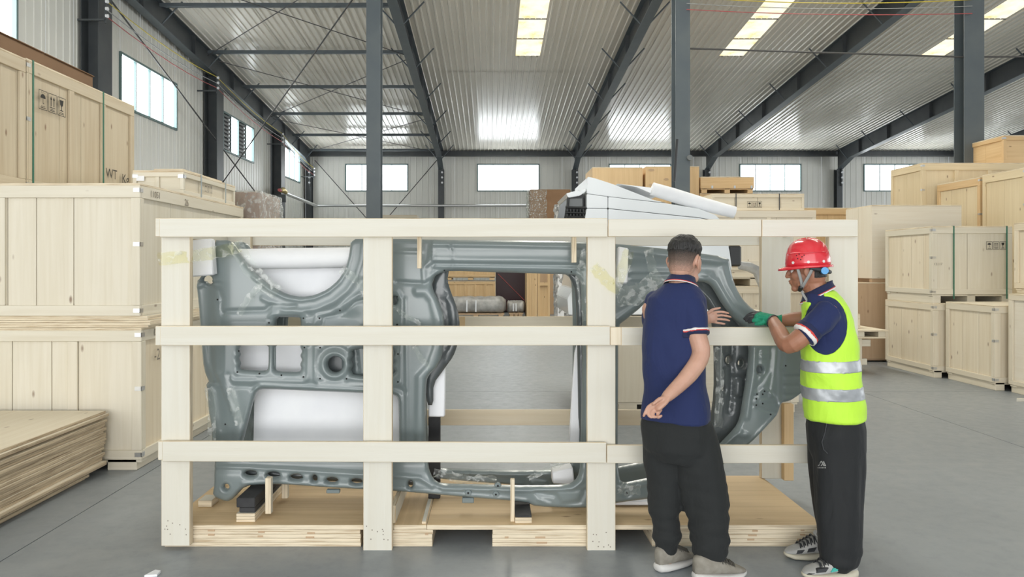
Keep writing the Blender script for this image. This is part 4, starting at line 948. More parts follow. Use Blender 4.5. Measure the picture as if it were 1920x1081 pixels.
for b in BOLTS:
    i = int(np.argmin((P3[:, 0] - X(b[0], DPAN)) ** 2 + (P3[:, 2] - Z(b[1], DPAN)) ** 2)); p = Vector(P3[i])
    MB(vo_).tube([p + Vector((0, -.003, 0)), p + Vector((0, .004, 0))], .0052, 8).build('bolt_hole', M['hole'], vp)
for b in ((878, 916), (928, 919), (1172, 918), (935, 893)):
    i = int(np.argmin((P3[:, 0] - X(b[0], DPAN)) ** 2 + (P3[:, 2] - Z(b[1], DPAN)) ** 2)); p = Vector(P3[i])
    MB(vo_).tube([p + Vector((0, -.006, 0)), p + Vector((0, .004, 0))], [.018, .021], 12).tube([p + Vector((0, -.009, 0)), p + Vector((0, -.002, 0))], .006, 8, mi=1).build('stud', [M['van'], M['hole']], vp)
# inner sheet behind: door flange, pocket backs, inner pillar
def inner(name, out, holes, dz, m, ridges=(), step=6):
    q, f = pressed_sheet(out, holes, list(ridges), step, DPAN + dz, lambda a, b: np.zeros(a.shape), .004, .015, 6); return sheet_obj(name, q, f, M[m], vp)
LFL = [(822, 500), (842, 504), (838, 525), (846, 550), (858, 580), (862, 610), (858, 645), (850, 668), (834, 690), (812, 720), (812, 760), (800, 760), (795, 700), (810, 680), (800, 560)]
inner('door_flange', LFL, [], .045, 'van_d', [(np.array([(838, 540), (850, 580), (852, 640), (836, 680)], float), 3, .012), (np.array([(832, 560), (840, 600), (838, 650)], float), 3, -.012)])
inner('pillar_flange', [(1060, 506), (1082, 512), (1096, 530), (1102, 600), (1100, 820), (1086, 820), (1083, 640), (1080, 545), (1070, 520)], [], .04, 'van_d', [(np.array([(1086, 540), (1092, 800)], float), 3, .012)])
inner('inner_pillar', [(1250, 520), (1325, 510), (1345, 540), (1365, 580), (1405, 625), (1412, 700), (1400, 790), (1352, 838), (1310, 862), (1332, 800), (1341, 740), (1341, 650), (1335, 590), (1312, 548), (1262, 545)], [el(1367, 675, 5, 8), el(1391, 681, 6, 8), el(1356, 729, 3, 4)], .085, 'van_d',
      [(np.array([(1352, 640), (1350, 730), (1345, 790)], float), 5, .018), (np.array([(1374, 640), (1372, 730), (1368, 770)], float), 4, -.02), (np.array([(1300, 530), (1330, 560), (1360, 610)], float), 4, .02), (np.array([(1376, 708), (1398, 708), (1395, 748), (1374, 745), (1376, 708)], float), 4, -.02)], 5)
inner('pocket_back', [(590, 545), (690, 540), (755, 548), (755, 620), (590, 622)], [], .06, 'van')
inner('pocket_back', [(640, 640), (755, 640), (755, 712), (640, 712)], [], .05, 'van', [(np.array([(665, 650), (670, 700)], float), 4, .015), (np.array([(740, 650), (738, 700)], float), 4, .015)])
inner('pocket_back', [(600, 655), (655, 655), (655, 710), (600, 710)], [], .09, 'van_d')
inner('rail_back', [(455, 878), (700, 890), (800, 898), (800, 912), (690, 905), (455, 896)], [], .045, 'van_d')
MB(vo_).box(X(504, DPAN), X(517, DPAN), DPAN - .005, DPAN + .012, Z(700, DPAN), Z(640, DPAN), .004).build('pocket_strut', M['van'], vp)
for (a, b, c, d_) in ((615, 640, 913, 920), (867, 889, 928, 938)):
    MB(vo_).box(X(a, DPAN), X(b, DPAN), DPAN - .05, DPAN - .02, Z(c, DPAN), Z(d_, DPAN), .004).build('rail_bracket', M['van'], vp)
# the second panel behind, the same pressing
vq = empty('van_side_panel', (vp.location.x - .02, DPAN + .33, vp.location.z + .0), 'second grey van side panel standing behind the front one, seen through its openings', 'panel')
for ch in list(vp.children):
    if ch.name.split('.')[0] in ('outer_sheet',): 
        c = ch.copy(); COL.objects.link(c); c.parent = vq
# ---- foam and packing
def slab(name, pts_px, d, th, label, cat='foam', m='foam', group=None, c=0):
    cx = sum(p[0] for p in pts_px) / len(pts_px); cy = max(p[1] for p in pts_px)
    b = MB(P(cx, cy, d)); b.prism([(X(a, d), Z(q, d)) for a, q in pts_px], 1, d, d + th)
    o = b.build(name, M[m], None, True)
    bm = bmesh.new(); bm.from_mesh(o.data); bmesh.ops.bevel(bm, geom=bm.edges[:], offset=.006, segments=2, affect='EDGES', clamp_overlap=True)
    for f in bm.faces: f.smooth = len(f.verts) == 4 and f.calc_area() < .002
    bm.to_mesh(o.data); bm.free()
    return tag(o, label, cat, group)
slab('foam_sheet', [(440, 500), (655, 482), (668, 560), (668, 590), (440, 590)], DPAN + .18, .05, 'white foam sheet behind the wheel arch of the front panel')
fr_ = MB(P(555, 500, DPAN + .10)); fr_.tube([P(430, 486, DPAN + .10), P(550, 484, DPAN + .10), P(690, 482, DPAN + .10)], [.062, .064, .062], 16); tag(fr_.build('foam_roll', M['foam']), 'white foam roll lying across the top of the wheel arch', 'foam')
slab('foam_sheet', [(477, 700), (760, 712), (760, 868), (474, 868)], DPAN + .14, .04, 'white foam sheet filling the small window of the front panel')
slab('foam_sheet', [(440, 625), (590, 625), (590, 700), (440, 700)], DPAN + .17, .02, 'white foam sheet behind the two pockets left of the round hole')
slab('foam_sheet', [(806, 682), (835, 690), (834, 781), (803, 781)], DPAN + .10, .05, 'white foam slab standing at the lower left of the door opening')
slab('foam_sheet', [(1084, 640), (1090, 648), (1086, 832), (1067, 830), (1073, 730), (1078, 660)], DPAN + .09, .04, 'narrow white foam strip along the right of the door opening')
slab('foam_block', [(1036, 885), (1074, 876), (1078, 910), (1036, 906)], DPAN + .12, .12, 'small white foam block on the lower right corner of the door opening')
slab('foam_block', [(352, 450), (395, 447), (400, 515), (357, 519)], 4.36, .07, 'white foam block taped to the upper left front post')
slab('foam_block', [(1160, 462), (1179, 465), (1177, 531), (1156, 531)], 4.34, .08, 'white foam block beside the middle right post under yellow tape')
slab('foam_sheet', [(1153, 938), (1240, 938), (1240, 947), (1153, 947)], DPAN + .05, .3, 'thin white foam sheet under the right end of the lower rail')
bs = MB(P(814, 860, DPAN + .2)); bs.box(X(803, DPAN + .2), X(825, DPAN + .2), DPAN + .2, DPAN + .26, zt + .001, Z(782, DPAN + .2), .004); tag(bs.build('rubber_post', M['rubber']), 'dark rubber post under the foam slab in the door opening', 'post')
# tape and film
def ribbon(name, pts, w, label, m='film', cat='film', seed=1, rough=.008, n=14, par=None, group=None):
    r_ = np.random.default_rng(seed); pts = [Vector(p) for p in pts]; c = []
    for i in range(n + 1):
        t = i / n * (len(pts) - 1); k = min(int(t), len(pts) - 2); c.append(pts[k].lerp(pts[k + 1], t - k))
    b = MB(c[0] if par is None else par.location); rows = []
    for i, p in enumerate(c):
        tg = (c[min(i + 1, n)] - c[max(i - 1, 0)]).normalized(); s = tg.cross(Vector((0, -1, 0))).normalized()
        rows.append([p + s * w * (q - 2.5) / 5 + Vector((r_.uniform(-1, 1) * rough * .4, -abs(r_.normal()) * rough, r_.uniform(-1, 1) * rough * .6)) for q in range(6)])
    fs = [[i * 6 + q, i * 6 + q + 1, i * 6 + 7 + q, i * 6 + 6 + q] for i in range(n) for q in range(5)]
    b.poly([p for r in rows for p in r], fs, 0, None, True)
    o = b.build(name, M[m], par)
    if par is None: tag(o, label, cat, group)
    return o
ribbon('packing_tape', [P(298, 486, 4.09), P(350, 482, 4.135), P(398, 475, 4.35), P(452, 462, 4.42)], .07, 'yellow packing tape over the upper left post and foam block', 'film_y', 'tape', 2)
ribbon('packing_tape', [P(1112, 500, 4.13), P(1152, 540, 4.13), P(1180, 470, 4.32)], .065, 'yellow packing tape over the foam block at the middle right post', 'film_y', 'tape', 3, .012)
fl_ = 'clear plastic film strand '
ribbon('plastic_film', [P(440, 455, 4.40), P(470, 505, 4.40), P(520, 550, 4.40)], .09, fl_ + 'along the left of the wheel arch', seed=4)
ribbon('plastic_film', [P(492, 530, 4.39), P(465, 560, 4.40), P(448, 590, 4.40)], .04, fl_ + 'crossing below the wheel arch to the left', seed=5)
ribbon('plastic_film', [P(640, 505, 4.38), P(670, 525, 4.37), P(690, 550, 4.37)], .05, fl_ + 'at the right of the wheel arch', seed=6)
ribbon('plastic_film', [P(733, 570, 4.36), P(765, 595, 4.37), P(790, 607, 4.38)], .025, fl_ + 'right of the second post above the middle rail', seed=7)
ribbon('plastic_film', [P(776, 648, 4.37), P(790, 672, 4.37), P(806, 690, 4.38)], .03, fl_ + 'right of the second post below the middle rail', seed=8)
ribbon('plastic_film', [P(392, 725, 4.37), P(398, 765, 4.38), P(398, 830, 4.39)], .05, fl_ + 'down the left edge of the front panel', seed=9)
ribbon('plastic_film', [P(432, 726, 4.38), P(440, 760, 4.38), P(450, 795, 4.39)], .05, fl_ + 'left of the foam filled window', seed=10)
ribbon('plastic_film', [P(1098, 470, 4.30), P(1092, 520, 4.33), P(1100, 600, 4.36)], .07, fl_ + 'bunched beside the middle right post', seed=11, rough=.02)
ribbon('plastic_film', [P(1155, 560, 4.32), P(1200, 548, 4.36), P(1240, 520, 4.38)], .12, fl_ + 'fanned out left of the bareheaded man', seed=12, rough=.02)
ribbon('plastic_film', [P(1215, 468, 4.40), P(1222, 500, 4.40), P(1228, 530, 4.40)], .05, fl_ + 'hanging left of the bareheaded head', seed=13)
ribbon('plastic_film', [P(812, 885, 4.50), P(870, 895, 4.50), P(930, 900, 4.50)], .05, fl_ + 'crumpled on the lower left of the door opening', seed=14, rough=.02)
ribbon('plastic_film', [P(990, 895, 4.40), P(1020, 882, 4.40), P(1055, 866, 4.40)], .03, fl_ + 'at the lower right of the door opening', seed=15, rough=.012)
ribbon('plastic_film', [P(1345, 650, 4.44), P(1350, 720, 4.45), P(1345, 800, 4.45)], .05, fl_ + 'over the dark inner pillar between the men', seed=16, rough=.012)
ribbon('plastic_film', [P(1160, 915, 4.36), P(1180, 918, 4.36), P(1200, 915, 4.36)], .06, fl_ + 'on the lower rail left of the bareheaded man', seed=17, rough=.015)
# ================================================================ white cab body behind
DC = 8.15
cbx = empty('cab_body', (X(1240, DC), 8.8, 1.031), 'white vehicle cab body with a dark vent, standing on the wide pale crate', 'vehicle body'); o = Vector(cbx.location)
def cabprism(name, pts, y0, y1, m, bev=.006):
    b = MB(o).prism([(X(a, DC), Z(q, DC)) for a, q in pts], 1, y0, y1).build(name, m, cbx, True)
    bm = bmesh.new(); bm.from_mesh(b.data); bmesh.ops.bevel(bm, geom=bm.edges[:], offset=bev, segments=2, affect='EDGES', clamp_overlap=True)
    for f in bm.faces: f.smooth = False
    bm.to_mesh(b.data); bm.free(); return b
cabprism('lower_side', [(1100, 390.6), (1139.6, 391.2), (1139.6, 589.5), (1066, 589.5), (1064, 560), (1075, 540), (1082, 500), (1092, 440)], DC, 9.5, M['white_paint'])
cabprism('lower_side', [(1140.6, 391.2), (1310, 408.3), (1356, 417), (1368, 470), (1372, 500), (1362, 589.5), (1140.6, 589.5)], DC, 9.5, M['white_paint'])
cabprism('middle_panel', [(1100, 363.2), (1139.6, 368.6), (1139.6, 390.2), (1100, 389.6)], DC, 9.5, M['white_paint'])
cabprism('middle_panel', [(1140.6, 368.7), (1250, 381), (1310, 391), (1342, 403), (1354, 415.5), (1310, 407.2), (1140.6, 390.2)], DC, 9.5, M['white_paint'])
cabprism('upper_panel', [(1102, 331), (1113, 333), (1150, 345), (1224, 374), (1250, 380), (1140, 367.8), (1100.5, 362.3)], DC + .004, 9.4, M['white_paint'])
cabprism('roof_lip', [(1062, 362), (1084, 356), (1090, 359), (1099, 352), (1099, 358), (1088, 366), (1066, 370)], DC + .02, 9.3, M['white_paint'])
cabprism('vent_box', [(1066, 369), (1086, 365), (1098, 360), (1098, 410), (1088, 440), (1058, 440), (1060, 410)], DC + .16, 9.2, M['black'], .006)
for k in range(3): MB(o).tube([P(1060 + k * 1, 388 + k * 10, DC + .03), P(1098, 389 + k * 10, DC + .03)], .012, 6).build('vent_bar', M['black'], cbx)
for a in (1062, 1097): MB(o).tube([P(a + 4, 366, DC + .05), P(a - 1, 440, DC + .05)], .014, 6).build('vent_post', M['black'], cbx)
MB(o).box(X(1064, DC), X(1096, DC), DC + .1, DC + .15, Z(388, DC), Z(368, DC), .02).build('vent_mesh', M['steel_l'], cbx)
for k in range(6):
    MB(o).tube([P(1064 + k * 6, 392, DC + .06), P(1064 + k * 6, 404, DC + .06)], .016, 6).build('vent_clip', M['black'], cbx)
MB(o).box(X(1076, DC), X(1098, DC), DC - .004, DC + .002, Z(548, DC), Z(518, DC), .001).build('side_window', M['black'], cbx)
lr = MB(P(1380, 500, 8.0)); crumple(X(1364, 8.3), X(1392, 8.3), 8.28, 8.6, Z(500, 8.3), Z(459, 8.3), 8, .02, 6, org=P(1380, 500, 8.3)).build('lamp_wrap', M['film'], cbx).matrix_parent_inverse.identity()
cbx.children[-1].location = P(1380, 500, 8.3) - o
MB(o).box(X(1366, 8.3), X(1391, 8.3), 8.3, 8.58, Z(499, 8.3), Z(460, 8.3), .02).build('tail_lamp', M['black'], cbx)
fr2 = MB(P(1295, 378, 8.3)); fr2.tube([P(1222, 354, 8.3), P(1260, 365, 8.3), P(1320, 383, 8.3), P(1377, 398, 8.3)], [.075, .078, .074, .066], 14); tag(fr2.build('foam_roll', M['foam']), 'white foam roll lying on the slope of the white cab body', 'foam')
fs2 = MB(P(1190, 360, 8.4)); fs2.prism([(X(1155, 8.4), Z(346, 8.4)), (X(1224, 8.4), Z(354, 8.4)), (X(1230, 8.4), Z(369, 8.4)), (X(1190, 8.4), Z(352, 8.4))], 1, 8.3, 9.1); tag(fs2.build('foam_sheet', M['foam'], None, True), 'thin white foam sheet between the cab slope and the foam roll', 'foam')
gl = empty('wrapped_bar', P(1420, 510, 9.8), 'silver wrapped bar sticking out right of the cab body', 'bar')
crm = MB(gl.location); crm.tube([P(1386, 497, 9.0), P(1405, 500, 9.0), P(1422, 508, 9.0), P(1432, 540, 9.0)], [.05, .06, .07, .05], 7, smooth=False); crm.build('wrap', M['wrap'], gl)
MB(gl.location).box(X(1425, 9), X(1440, 9), 8.95, 9.05, 1.032, Z(535, 9), .01).build('stand', M['wrap'], gl)
# ================================================================ the two men
from mathutils import noise, bvhtree
def skin(name, c, c2):
    m = noisy(name, c, c2, 14., .5, 3., Subsurface_Weight=.12, Subsurface_Scale=.02); 
    m.node_tree.nodes['Principled BSDF'].inputs['Subsurface Radius'].default_value = (1, .35, .2); return m
M['skin1'] = skin('skin_fair', (.50, .285, .205), (.56, .33, .245)); M['skin2'] = skin('skin_tan', (.335, .150, .088), (.39, .18, .108))
def cloth(name, c, rough=.85, s=500, sheen=.08):
    m = mat(name, c, rough, 0., Sheen_Weight=sheen); nt = m.node_tree
    tc = nd(nt, 'ShaderNodeTexCoord'); n1 = nd(nt, 'ShaderNodeTexNoise', i_Scale=7., i_Detail=3., i_Distortion=.8); mp = nd(nt, 'ShaderNodeMapping'); mp.inputs['Scale'].default_value = (1.6, 1.6, .7); mp.inputs['Rotation'].default_value = (0, .5, 0)
    nt.links.new(tc.outputs['Object'], mp.inputs[0]); nt.links.new(mp.outputs[0], n1.inputs['Vector'])
    bump(m, n1.outputs[0], .35, .03); return m
M['navy'] = cloth('navy_polo_knit', (.010, .020, .088)); M['navy_d'] = cloth('navy_collar_knit', (.010, .016, .06)); M['blk'] = cloth('black_trouser_cloth', (.0115, .013, .0145), .8, sheen=.03)
M['blk1'] = cloth('washed_black_cloth', (.016, .018, .0185), .9, sheen=.04)
M['trim_w'] = mat('white_trim', (.75, .72, .70), .8); M['trim_r'] = mat('red_trim', (.62, .06, .05), .8)
M['vest'] = cloth('lime_vest_mesh', (.52, .86, .055), .7, sheen=.1); M['reflect'] = noisy('silver_reflective_tape', (.33, .35, .37), (.50, .52, .54), 9., .38, metal=.25, bumpy=.5)
M['helmet'] = mat('red_helmet_plastic', (.66, .02, .035), .22, 0., Coat_Weight=.7, Coat_Roughness=.06)
def fade_mat():
    m = mat('cropped_hair', (.1, .08, .07), .8); nt = m.node_tree; tc = nd(nt, 'ShaderNodeTexCoord'); sx = nd(nt, 'ShaderNodeSeparateXYZ'); nt.links.new(tc.outputs['Object'], sx.inputs[0])
    n = nd(nt, 'ShaderNodeTexNoise', i_Scale=420., i_Detail=2.); nt.links.new(tc.outputs['Object'], n.inputs['Vector'])
    f = math_(nt, 'ADD', math_(nt, 'MULTIPLY', math_(nt, 'SUBTRACT', sx.outputs[2], 1.545), 9.), math_(nt, 'MULTIPLY', math_(nt, 'SUBTRACT', n.outputs[0], .5), .9))
    nt.links.new(ramp(nt, f, [(.0, (.47, .27, .20)), (.45, (.17, .115, .09)), (1., (.012, .011, .010))]), nt.nodes['Principled BSDF'].inputs['Base Color']); return m
M['hair'] = noisy('black_hair', (.008, .008, .008), (.02, .018, .017), 160., .5, stretch=(1, 1, .25), bumpy=.8); M['fade'] = fade_mat()
M['shoe'] = noisy('taupe_knit_shoe', (.235, .215, .18), (.30, .28, .24), 30., .8); M['sole'] = mat('white_sole', (.62, .61, .59), .6); M['lace'] = mat('shoe_lace', (.07, .065, .055), .8)
M['shoe2'] = noisy('grey_white_shoe', (.36, .36, .35), (.46, .455, .44), 12., .7); M['sole2'] = mat('cream_sole', (.58, .54, .43), .6); M['teal'] = mat('teal_accent', (.06, .42, .36), .5); M['char'] = mat('charcoal_patch', (.03, .032, .036), .6)
M['green'] = noisy('green_glove_knit', (.012, .22, .12), (.02, .30, .17), 120., .85, bumpy=.4); M['strapg'] = mat('grey_chin_strap', (.28, .28, .27), .7); M['blue'] = mat('blue_knob', (.06, .30, .62), .4)
M['eye'] = mat('eye_white', (.75, .72, .68), .2)

def limb(mb, pts, rad, n=16, sub=4, ck=1.):
    """closed tapered tube through pts (Catmull-Rom), round ends; rad = r or (r_side, r_updown)"""
    pts = [Vector(p) for p in pts]; rad = [(r, r) if not hasattr(r, '__len__') else r for r in rad]
    P_, R2 = [], []
    for i in range(len(pts) - 1):
        p0, p1, p2, p3 = pts[max(i - 1, 0)], pts[i], pts[i + 1], pts[min(i + 2, len(pts) - 1)]
        for k in range(sub):
            t = k / sub; t2, t3 = t * t, t * t * t
            P_.append(.5 * ((2 * p1) + (p2 - p0) * t + (2 * p0 - 5 * p1 + 4 * p2 - p3) * t2 + (3 * p1 - p0 - 3 * p2 + p3) * t3))
            R2.append(tuple(rad[i][q] + (rad[i + 1][q] - rad[i][q]) * t for q in (0, 1)))
    P_.append(pts[-1]); R2.append(rad[-1])
    t0 = (P_[1] - P_[0]).normalized(); tn = (P_[-1] - P_[-2]).normalized()
    def cap(p, t, r, sgn): return [(p + t * sgn * min(r) * ck * math.sin(a), (r[0] * math.cos(a), r[1] * math.cos(a))) for a in (1.35, .9, .45)]
    A = cap(P_[0], t0, R2[0], -1); B = cap(P_[-1], tn, R2[-1], 1)[::-1]
    P_ = [a[0] for a in A] + P_ + [b[0] for b in B]; R2 = [a[1] for a in A] + R2 + [b[1] for b in B]
    up = Vector((0, 0, 1)) if abs(t0.z) < .85 else Vector((0, 1, 0)); e1 = t0.cross(up).normalized(); rings = []
    for i, p in enumerate(P_):
        t = (P_[min(i + 1, len(P_) - 1)] - P_[max(i - 1, 0)]).normalized(); e1 = (e1 - t * e1.dot(t)).normalized(); e2 = t.cross(e1)
        rings.append([p + e1 * R2[i][0] * math.cos(2 * math.pi * k / n) + e2 * R2[i][1] * math.sin(2 * math.pi * k / n) for k in range(n)])
    mb.loft(rings)
def ell(mb, c, r, Rm=None, n=16):
    c = Vector(c); rings = []
    for i in range(1, 10):
        a = math.pi * i / 10 - math.pi / 2; rr = []
        for k in range(n):
            b = 2 * math.pi * k / n; v = Vector((r[0] * math.cos(a) * math.cos(b), r[1] * math.cos(a) * math.sin(b), r[2] * math.sin(a)))
            rr.append(c + (Rm @ v if Rm else v))
        rings.append(rr)
    mb.loft(rings)
def column_(mb, rows, f, n=28, power=2.3):
    """stack of super-ellipse rings: rows = (centre point, half width, half depth); f = facing direction (2D)"""
    fd = Vector((f[0], f[1], 0)).normalized(); rt = Vector((fd.y, -fd.x, 0)); rings = []
    for c, hw, hd in rows:
        rr = []
        for k in range(n):
            a = 2 * math.pi * k / n; ca, sa = math.cos(a), math.sin(a)
            rr.append(Vector(c) + rt * hw * abs(ca) ** (2 / power) * (1 if ca > 0 else -1) + fd * hd * abs(sa) ** (2 / power) * (1 if sa > 0 else -1))
        rings.append(rr)
    mb.loft(rings)
def fuse(name, mb, m, voxel, it=4, parent=None, disp=None):
    me = mb.mesh('tmp', M[m]); bm = bmesh.new(); bm.from_mesh(me); bmesh.ops.recalc_face_normals(bm, faces=bm.faces); bm.to_mesh(me); bm.free()
    t = bpy.data.objects.new('tmp', me); COL.objects.link(t)
    r = t.modifiers.new('r', 'REMESH'); r.mode = 'VOXEL'; r.voxel_size = voxel
    s = t.modifiers.new('s', 'SMOOTH'); s.factor = .5; s.iterations = it
    dg = bpy.context.evaluated_depsgraph_get(); out = bpy.data.meshes.new_from_object(t.evaluated_get(dg)); out.name = name
    bpy.data.objects.remove(t); bpy.data.meshes.remove(me)
    if disp:
        nn = [v.normal.copy() for v in out.vertices]; cc = [v.co + nv * disp(v.co + mb.o) for v, nv in zip(out.vertices, nn)]
        out.vertices.foreach_set('co', [q for c in cc for q in c])
    out.materials.clear(); out.materials.append(M[m])
    out.polygons.foreach_set('use_smooth', [True] * len(out.polygons)); out.update()
    o = bpy.data.objects.new(name, out); COL.objects.link(o)
    if parent: o.parent = parent
    else: o.location = mb.o
    return o
def shell(name, src, org, field, offset, m, parent, skirt=1.05, relax=3):
    """thin layer grown from the part of src where field(world point) > 0"""
    bm = bmesh.new(); bm.from_mesh(src.data); org = Vector(org)
    s = {v: field(v.co + org, v.normal) for v in bm.verts}
    bmesh.ops.delete(bm, geom=[f for f in bm.faces if not any(s[v] > 0 for v in f.verts)], context='FACES')
    new = {}
    for v in bm.verts:
        if s[v] <= 0:
            q = [(e.other_vert(v)) for e in v.link_edges if s[e.other_vert(v)] > 0]
            if q:
                acc = Vector()
                for u in q: acc += u.co + (v.co - u.co) * (s[u] / (s[u] - s[v] + 1e-9))
                new[v] = acc / len(q)
    for v, c in new.items(): v.co = c
    nz = {v: v.normal.copy() for v in bm.verts}
    for _ in range(relax):
        up = {}
        for v in bm.verts:
            be = [e for e in v.link_edges if len(e.link_faces) == 1]
            if len(be) == 2: up[v] = v.co * .4 + (be[0].other_vert(v).co + be[1].other_vert(v).co) * .3
        for v, c in up.items(): v.co = c
    for v in bm.verts:
        d = offset(v.co + org, max(0, s[v])) if callable(offset) else offset
        v.co += nz[v] * d
    be = [e for e in bm.edges if len(e.link_faces) == 1]; bn = {v for e in be for v in e.verts}
    g = bmesh.ops.extrude_edge_only(bm, edges=be)
    nv = [q for q in g['geom'] if isinstance(q, bmesh.types.BMVert)]
    for q in nv:
        o_ = min((e.other_vert(q) for e in q.link_edges if e.other_vert(q) in bn), key=lambda u: (u.co - q.co).length, default=None)
        if o_ is not None:
            d = offset(o_.co + org, max(0, s.get(o_, 0))) if callable(offset) else offset
            q.co = o_.co - nz[o_] * d * skirt
    for f in bm.faces: f.smooth = True
    bmesh.ops.delete(bm, geom=[v for v in bm.verts if not v.link_faces], context='VERTS')
    me = bpy.data.meshes.new(name); bm.to_mesh(me); bm.free(); me.materials.append(M[m])
    o = bpy.data.objects.new(name, me); COL.objects.link(o); o.parent = parent; return o
BV = {}
def snap(ob, org, px, py, out=.002):
    if ob.name not in BV: BV[ob.name] = bvhtree.BVHTree.FromPolygons([tuple(v.co + Vector(org)) for v in ob.data.vertices], [tuple(p.vertices) for p in ob.data.polygons])
    bv = BV[ob.name]; c = Vector((0, 0, HC)); d = (P(px, py, 1) - c).normalized(); h, n, *_ = bv.ray_cast(c, d)
    return (h - d * out) if h is not None else None
def head_frame(c, f, tilt=0., s=.92):
    fd = Vector((f[0], f[1], 0)).normalized(); lf = Vector((-fd.y, fd.x, 0)); up = Vector((0, 0, 1))
    R = Matrix((fd, lf, up)).transposed() @ Matrix.Rotation(tilt, 3, 'Y')
    return Vector(c), R, s
def add_head(mb, fr, jaw=1.):
    c, R, s = fr
    def L(x, y, z): return c + R @ (Vector((x, y, z)) * s)
    def E(x, y, z, a, b, d, rx=None): ell(mb, L(x, y, z), (a * s, b * s, d * s), R @ rx if rx else R)
    E(-.012, 0, .036, .100, .078, .098); E(.028, 0, -.035, .066, .060 * jaw, .082); E(-.03, 0, -.02, .072, .066, .08)
    E(.074, 0, -.098, .021, .026, .02); E(.082, 0, .026, .018, .048, .013)
    limb(mb, [L(.088, 0, .018), L(.104, 0, -.008), L(.110, 0, -.024)], [.009 * s, .012 * s, .0125 * s], 10)
    for y in (-1, 1):
        E(.100, y * .011, -.027, .010, .009, .008); E(.052, y * .040, -.022, .034, .024, .032); E(.03, y * .048, -.075, .03, .016, .026)
        rx = Matrix.Rotation(y * .35, 3, 'Z') @ Matrix.Rotation(-.2, 3, 'Y')
        E(-.006, y * .080, .000, .020, .008, .032, rx); E(-.001, y * .080, -.026, .011, .008, .012)
        limb(mb, [L(.002, y * .082, .024), L(-.016, y * .089, .026), L(-.027, y * .091, .006), L(-.018, y * .087, -.018), L(-.003, y * .080, -.034)], [.005 * s, .0055 * s, .0055 * s, .005 * s, .006 * s], 8)
    E(.094, 0, -.052, .013, .023, .0065); E(.092, 0, -.065, .013, .020, .007); E(.082, 0, -.078, .012, .018, .008)
    return L
def hand(mb, wrist, palm, fingers, thumb, r=.0088, pr=(.038, .017)):
    """palm = list of points from the wrist to the knuckles; each finger a polyline of joints"""
    limb(mb, [wrist] + palm, [(pr[0] * .72, pr[1] * 1.2)] + [pr] * len(palm), 14)
    for k, fg in enumerate(fingers): limb(mb, fg, [r * (1.12 if k < 3 else .95)] + [r] * (len(fg) - 2) + [r * .78], 8)
    limb(mb, thumb, [r * 1.45, r * 1.2, r * .9], 8)
def local(fr, w): c, R, s = fr; return (R.transposed() @ (w - c)) / s
def fold(amp, sc, sh=(1, 1, 1)):
    return lambda w: amp * noise.noise(Vector((w.x * sc * sh[0], w.y * sc * sh[1], w.z * sc * sh[2])))
